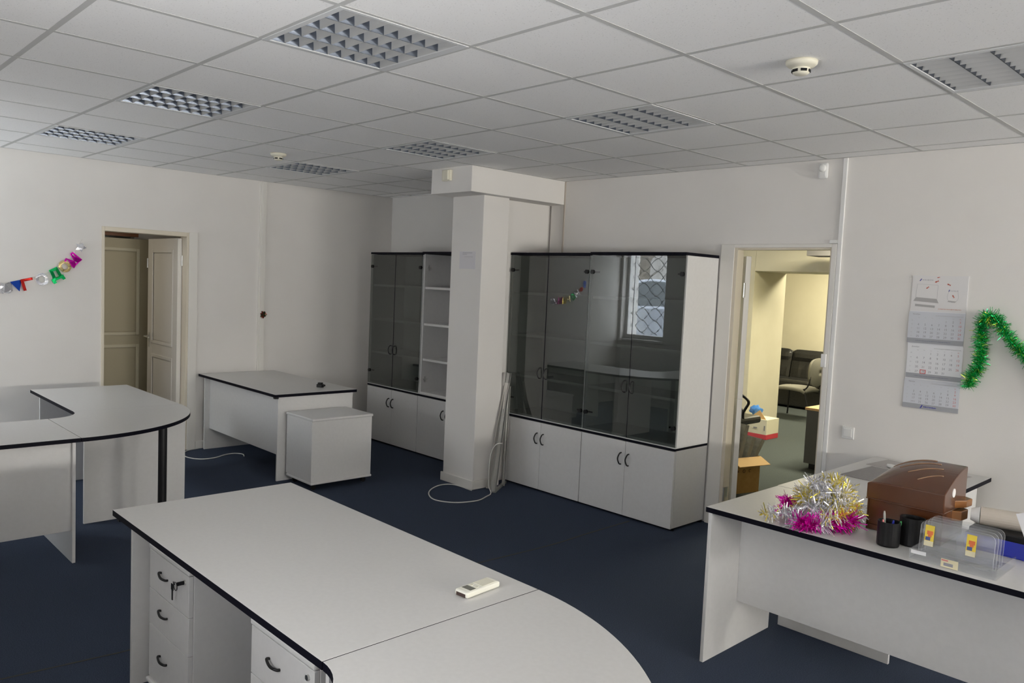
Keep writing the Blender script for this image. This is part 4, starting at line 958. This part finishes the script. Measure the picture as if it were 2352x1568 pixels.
# months: (x0, x1, z_top, z_bottom, off-wall, first weekday (Mon=0), days, boxed, name, paper)
MON = [(-1.200, -0.878, 1.700, 1.505, 0.008, 4, 31, None, 'Октябрь', 'calpaper'), (-1.192, -0.874, 1.497, 1.285, 0.0055, 2, 31, 28, 'Декабрь', 'calwhite'), (-1.196, -0.874, 1.278, 1.095, 0.008, 5, 31, None, 'Январь', 'calpaper')]
XZ = Matrix(((1,0,0,0),(0,0,-1,0),(0,1,0,0),(0,0,0,1)))
numcache = {}
def putnum(b, s, x, z, size, d):
    if (s, size) not in numcache: numcache[(s, size)] = text_mesh(s, size)
    b.mesh(numcache[(s, size)], Matrix.Translation((x, YW-d, z)) @ XZ)
for mi, (xa, xb, zt_, zb_, off, first, days, boxed, nm, pap) in enumerate(MON):
    b = B(); flat(b, xa, xb, zb_+0.030, zt_, off, 0.002); pad = b.build('month_sheet', MW[pap], t, label=('upper', 'middle', 'lower')[mi]+' month sheet')
    b = B(); flat(b, xa, xb, zb_, zb_+0.030, off, 0.0028); st = b.build('grey_strip', MW['calgrey'], pad)
    d = off+0.0022
    bg_, br_, bp_ = B(), B(), B()
    putnum(bg_, nm, xa+0.045, zt_-0.016, 0.011, d)
    scribble(bp_, xb-0.165, xb-0.01, zt_-0.020, 0.004, 20+mi, d)
    colx = [xa+0.060+i*(xb-xa-0.085)/6 for i in range(7)]
    hgt = (zt_-zb_-0.030); rowz = [zt_-0.055-i*(hgt-0.068)/4.0 for i in range(5)]
    for i, wn in enumerate(('Пн', 'Вт', 'Ср', 'Чт', 'Пт', 'Сб', 'Вс')): putnum(br_ if i == 6 else bp_, wn, colx[i], zt_-0.036, 0.008, d)
    cells = {}
    for dd in range(1, days+1):
        c = (first+dd-1) % 7; r = (first+dd-1)//7
        if r > 4: cells[(4, c)] = cells[(4, c)]+'/'+str(dd)
        else: cells[(r, c)] = str(dd)
    for (r, c), s in cells.items(): putnum(br_ if c == 6 else bg_, s, colx[c], rowz[r], 0.0185 if '/' not in s else 0.012, d)
    for r in range(5): putnum(bp_, str({0: 39, 1: 48, 2: 1}[mi]+r if mi else 39+r) if mi < 2 else str([52, 1, 2, 3, 4][r]), xa+0.022, rowz[r], 0.010, d)
    bg_.build('date_numbers', MW['inkgrey'], pad); br_.build('sunday_numbers', MW['inkred'], pad); bp_.build('small_print', MW['inkpale'], pad)
    if boxed:
        c = (first+boxed-1) % 7; r = (first+boxed-1)//7; x, z = colx[c], rowz[r]; b = B(); hw, hh2, k = 0.0165, 0.0125, 0.003
        flat(b, x-hw, x+hw, z+hh2-k, z+hh2, d, 0.002); flat(b, x-hw, x+hw, z-hh2, z-hh2+k, d, 0.002); flat(b, x-hw, x-hw+k, z-hh2+k, z+hh2-k, d, 0.002); flat(b, x+hw-k, x+hw, z-hh2+k, z+hh2-k, d, 0.002)
        b.build('red_date_marker', MW['inkdeepred'], t, label='red frame around one date')
    b = B()
    if mi < 2: scribble(b, xa+0.05, xb-0.07, zb_+0.015, 0.006, 30+mi, off+0.003)
    else:
        scribble(b, xa+0.125, xa+0.20, zb_+0.015, 0.009, 33, off+0.003); b.prism([(xa+0.103, zb_+0.005), (xa+0.111, zb_+0.005), (xa+0.121, zb_+0.025), (xa+0.113, zb_+0.025)], 0, 0.0006, Matrix.Translation((0, YW-off-0.003, 0)) @ XZ)
    b.build('strip_print', MW['inkblue'] if mi == 2 else principled('print_slate', (0.22, 0.23, 0.30), 0.6), pad)

# ------------------------------------------------------------------ wall fittings
t = thing('motion_sensor', 'white motion sensor high on the doorway wall', 'sensor', (-1.82, YW, 2.62))
b = B(); b.box(-1.853, -1.788, YW-0.03, YW, 2.562, 2.672); b.build('body', MW['white'], t, bevel=0.014)
b = B(); bm = b.bm; bmesh.ops.create_uvsphere(bm, u_segments=20, v_segments=12, radius=0.026)
for v in bm.verts: v.co = Vector((-1.82+v.co.x, YW-0.034+v.co.y*0.7, 2.632+v.co.z))
b.build('lens', principled('lens_plastic', (0.82, 0.82, 0.80), 0.25), t, smooth=True)
t = thing('light_switch', 'white light switch below the doorway wall conduit', 'switch', (-1.53, YW, 0.87))
b = B(); b.box(-1.567, -1.487, YW-0.012, YW, 0.83, 0.91); b.build('frame', MW['white'], t, bevel=0.003)
b = B(); b.box(-1.555, -1.499, YW-0.018, YW-0.012, 0.842, 0.898); b.build('rocker', MW['white'], t, bevel=0.003)
b = B(); b.box(-1.688, -1.660, YW-0.016, YW, 0.02, H-0.004); b.box(-1.745, -1.688, YW-0.0165, YW-0.001, 2.128, 2.15)
tag(b.build('cable_duct', MW['white'], bevel=0.002), 'white vertical cable duct right of the right doorway', 'cable duct')
b = B(); b.box(XL, XL+0.014, 3.455, 3.475, 0.02, H-0.004); b.mi = 0; b.box(XL, XL+0.022, 3.475, 3.525, 0.02, H-0.004)
tag(b.build('cable_duct', MW['casing'], bevel=0.002), 'cream vertical cable duct on the left wall behind the far desk', 'cable duct')
b = B(); b.box(-4.215, -4.197, YW-0.006, YW+0.0, 2.06, H-0.004); b.bm.verts.ensure_lookup_table(); struct(b.build('trim_wall_joint', principled('joint_strip', (0.50, 0.45, 0.40), 0.6)))
t = thing('alarm_sounder', 'cream alarm box on the front of the boxed beam', 'alarm', (-4.51, 3.885, 2.6))
b = B(); b.box(-4.562, -4.460, 3.855, 3.885, 2.585, 2.675); b.build('back_plate', MW['cream'], t, bevel=0.004)
b = B(); b.box(-4.535, -4.462, 3.838, 3.855, 2.590, 2.672); b.build('cover', MW['cream'], t, bevel=0.008)
t = thing('paper_notice', 'faded paper notice taped on the pillar', 'notice', (-4.485, 4.11, 1.87))
b = B(); b.box(-4.595, -4.385, 4.1085, 4.1095, 1.872, 2.02); b.build('sheet', principled('faded_paper', (0.66, 0.645, 0.67), 0.8), t)
b = B(); r_ = random.Random(2)
def scr(x0, x1, z, h):
    x = x0
    while x < x1:
        wd = h*r_.uniform(0.5, 1.0); b.box(x, min(x+wd, x1), 4.1078, 4.1085, z-h/2, z+h/2); x += wd+h*0.35
scr(-4.555, -4.43, 2.008, 0.007); scr(-4.555, -4.50, 1.995, 0.006); scr(-4.53, -4.42, 1.975, 0.004)
b.build('printed_lines', principled('faded_ink', (0.45, 0.44, 0.47), 0.8), t)
# dark foil ornament on the left duct
t = thing('foil_ornament', 'small dark red and green ornament on the left wall duct', 'ornament', (XL+0.03, 3.5, 1.33))
for i, (c, n_, sd) in enumerate((('red', 16, 1), ('dgreen', 18, 2), ('gold', 6, 3))):
    r_ = random.Random(sd); b = B()
    for k in range(n_):
        a = r_.uniform(0, 6.28); R = Matrix.Translation((XL+0.034+r_.uniform(0, 0.014), 3.503+0.026*math.cos(a)*r_.random()**0.5, 1.333+0.026*math.sin(a)*r_.random()**0.5)) @ BASE @ Matrix.Rotation(a+math.pi/2, 4, 'Z') @ Matrix.Rotation(r_.uniform(-0.5, 0.5), 4, 'X')
        b.prism([(-0.009, 0), (0, -0.017), (0.009, 0), (0, 0.03)], -0.0006, 0.0006, R)
    m = principled('%s_leaf_foil' % c, {'red': (0.20, 0.02, 0.012), 'dgreen': (0.02, 0.035, 0.015), 'gold': (0.35, 0.14, 0.03)}[c], 0.35, 0.4)
    b.build('leaf_cluster', m, t)
b = B(); b.tube([(XL+0.022, 3.503, 1.333), (XL+0.034, 3.503, 1.333)], 0.02, 12); b.build('stem', MW['darkbrown'], t)

# ------------------------------------------------------------------ loose cables and strips beside the pillar
b = B(); b.tube(spline([(-4.27, 4.07, 0.006), (-4.50, 4.07, 0.005), (-4.56, 3.97, 0.005), (-4.50, 3.82, 0.005), (-4.38, 3.70, 0.005), (-4.22, 3.64, 0.005), (-4.07, 3.72, 0.005), (-4.01, 3.90, 0.005), (-4.06, 4.05, 0.005), (-4.115, 4.15, 0.006), (-4.20, 4.20, 0.05), (-4.225, 4.22, 0.22), (-4.22, 4.24, 0.34), (-4.18, 4.26, 0.40), (-4.13, 4.28, 0.41)], 6), 0.0048, 8)
tag(b.build('cable_loop', MW['cable'], smooth=True), 'grey white cable looped on the carpet at the foot of the pillar', 'cable')
b = B(); b.tube(spline([(-7.0, 2.86, 0.006), (-6.95, 2.72, 0.006), (-6.80, 2.63, 0.006), (-6.65, 2.63, 0.006), (-6.54, 2.70, 0.006), (-6.53, 2.82, 0.006), (-6.60, 2.95, 0.006), (-6.61, 3.05, 0.006), (-6.54, 3.10, 0.006), (-6.455, 3.075, 0.006)], 6), 0.005, 8)
tag(b.build('cable', MW['cable'], smooth=True), 'pale cable curling on the carpet below the far desk', 'cable')
def strip(p, q, w_, th, mat, name, label, cat, lip=0.0, spin=0.0):
    p, q = Vector(p), Vector(q); d = (q-p); L_ = d.length; z = d.normalized(); x = Vector((0, 0, 1)).cross(z) if abs(z.z) < 0.999 else Vector((1, 0, 0)); x.normalize(); y = z.cross(x)
    R = Matrix.Identity(4)
    for i in range(3): R[i][0], R[i][1], R[i][2], R[i][3] = x[i], y[i], z[i], p[i]
    R = R @ Matrix.Rotation(spin, 4, 'Z')
    b = B(); b.box(-w_/2, w_/2, -th/2, th/2, 0, L_, R)
    if lip: b.box(-w_/2, -w_/2+th, th/2, lip, 0, L_, R); b.box(w_/2-th, w_/2, th/2, lip, 0, L_, R)
    return tag(place(b.build(name, mat)), label, cat)
strip((-4.145, 4.20, 0.004), (-4.325, 4.49, 0.98), 0.042, 0.003, MW['greymetal'], 'metal_profile', 'grey metal profile leaning between pillar and glass cabinet, the wider front one', 'profile', 0.022, 0.6)
strip((-4.235, 4.40, 0.004), (-4.335, 4.515, 0.86), 0.024, 0.003, MW['greymetal'], 'metal_profile', 'narrow grey metal profile leaning behind the wider one', 'profile', 0.015, 0.4)
strip((-4.245, 4.235, 0.004), (-4.285, 4.44, 0.90), 0.04, 0.004, principled('aged_grey_plastic', (0.48, 0.46, 0.43), 0.6), 'trunking_strip', 'off-white plastic strip leaning on the pillar side', 'strip', 0.012, 0.9)
b = B(); b.box(0, 0.36, -0.02, 0.02, 0, 0.004, Matrix.Translation((-4.125, 4.185, 0.001)) @ Matrix.Rotation(math.radians(122), 4, 'Z')); b.box(0, 0.36, -0.02, -0.017, 0.004, 0.022, Matrix.Translation((-4.125, 4.185, 0.001)) @ Matrix.Rotation(math.radians(122), 4, 'Z'))
tag(place(b.build('metal_profile', MW['greymetal'])), 'short grey metal profile lying on the carpet beside the glass cabinet', 'profile')

# ------------------------------------------------------------------ outside, seen mirrored in the glass doors
GZ = 0.5                       # the yard lies higher than the office floor
b = B(); b.box(-40, 25, -40, YB-0.3, GZ-0.1, GZ); struct(b.build('ground_outside', MW['snow']))
b = B(); b.box(XR+0.3, 25, YB-0.3, 30, GZ-0.1, GZ); struct(b.build('ground_outside_right', MW['snow']))
t = thing('car', 'silver car parked outside, mirrored in the smoked glass door', 'car', (-8.95, -3.75, GZ), rz=math.radians(-32))
def carprof(b, prof, y0, y1, inset=0.0):
    n = len(b.bm.faces); A = [b.bm.verts.new((x, y0+inset*k, z)) for x, z, k in prof]; C = [b.bm.verts.new((x, y1-inset*k, z)) for x, z, k in prof]
    b.bm.faces.new(A); b.bm.faces.new(C[::-1]); k_ = len(prof)
    for i in range(k_): b.bm.faces.new((A[i], C[i], C[(i+1)%k_], A[(i+1)%k_]))
    b._mark(n)
low = [(-2.1, 0.35, 0), (-2.15, 0.62, 0), (-2.0, 0.86, 0), (-1.0, 0.95, 0), (1.3, 0.98, 0), (2.05, 0.90, 0), (2.15, 0.6, 0), (2.1, 0.32, 0)]
cab = [(-1.15, 0.95, 0), (-0.35, 1.42, 1), (0.1, 1.48, 1), (0.95, 1.45, 1), (1.65, 0.97, 0)]
b = B(); carprof(b, low, -0.85, 0.85); b.build('body', MW['carbody'], t, bevel=0.05, local=True)
b = B(); carprof(b, cab, -0.8, 0.8, 0.16); b.build('cabin', MW['carbody'], t, bevel=0.03, local=True)
b = B(); carprof(b, [(x*0.90, 0.07+z*0.925, k) for x, z, k in cab], -0.815, 0.815, 0.16); b.build('windows', MW['carglass'], t, local=True)
for x in (-1.35, 1.35):
    for y in (-0.8, 0.8):
        b = B(); b.tube([(x, y-0.1, 0.31), (x, y+0.1, 0.31)], 0.31, 24); b.build('wheel', MW['black'], t, local=True)
for i, (x, y, r, kind) in enumerate(((-12.3, -8.0, 0.20, 'thick'), (-15.2, -6.4, 0.12, 'thin'), (-16.8, -12.4, 0.16, 'farthest'))):
    t = thing('bare_tree', 'bare %s tree behind the car, mirrored in the smoked glass door' % kind, 'tree', (x, y, GZ), 'bare trees outside')
    b = B(); b.tube([(x, y, GZ), (x+0.1, y, 3), (x+0.25, y+0.1, 6.5)], [r, r*0.8, r*0.35], 10); b.build('trunk', MW['bark'], t)
    b = B(); r_ = random.Random(i)
    for k in range(12):
        z = 1.4+0.35*k; a = r_.uniform(0, 6.28); l = r_.uniform(0.8, 1.8); b.tube([(x+0.04*z, y, z), (x+l*0.5*math.cos(a), y+l*0.5*math.sin(a), z+0.4), (x+l*math.cos(a), y+l*math.sin(a), z+1.1)], [r*0.3, r*0.2, 0.01], 6)
    b.build('branches', MW['bark'], t)
b = B(); b.box(-7.93, -7.88, -1.86, -1.81, GZ, 1.42)
tag(place(b.build('post', MW['birch'])), 'yellow post outside the window, mirrored in the smoked glass door', 'post')
b = B(); b.box(-40, 6, -20.2, -19.8, GZ, 8); struct(b.build('wall_building_opposite', MW['facade']))
# security grille of the mirrored window
b = B(); a, c = BACKWIN[0]; yq = YB-0.27; p_ = 0.24
for k in range(-3, 12):
    z0 = WZ0+k*p_*0.8
    for s in (1, -1):
        pts = []
        for q in range(25):
            x = a+(c-a)*q/24; z = z0+s*(x-a)*0.8+0.02*math.sin((x-a)/p_*2*math.pi) if s > 0 else z0+(c-x)*0.8-0.02*math.sin((x-a)/p_*2*math.pi)
            if WZ0 <= z <= WZ1: pts.append((x, yq+(0.004 if s > 0 else -0.004), z))
        if len(pts) > 2: b.tube(pts, 0.005, 5)
tag(b.build('window_grille', MW['blackmetal']), 'dark diamond grille outside the mirrored window', 'grille')
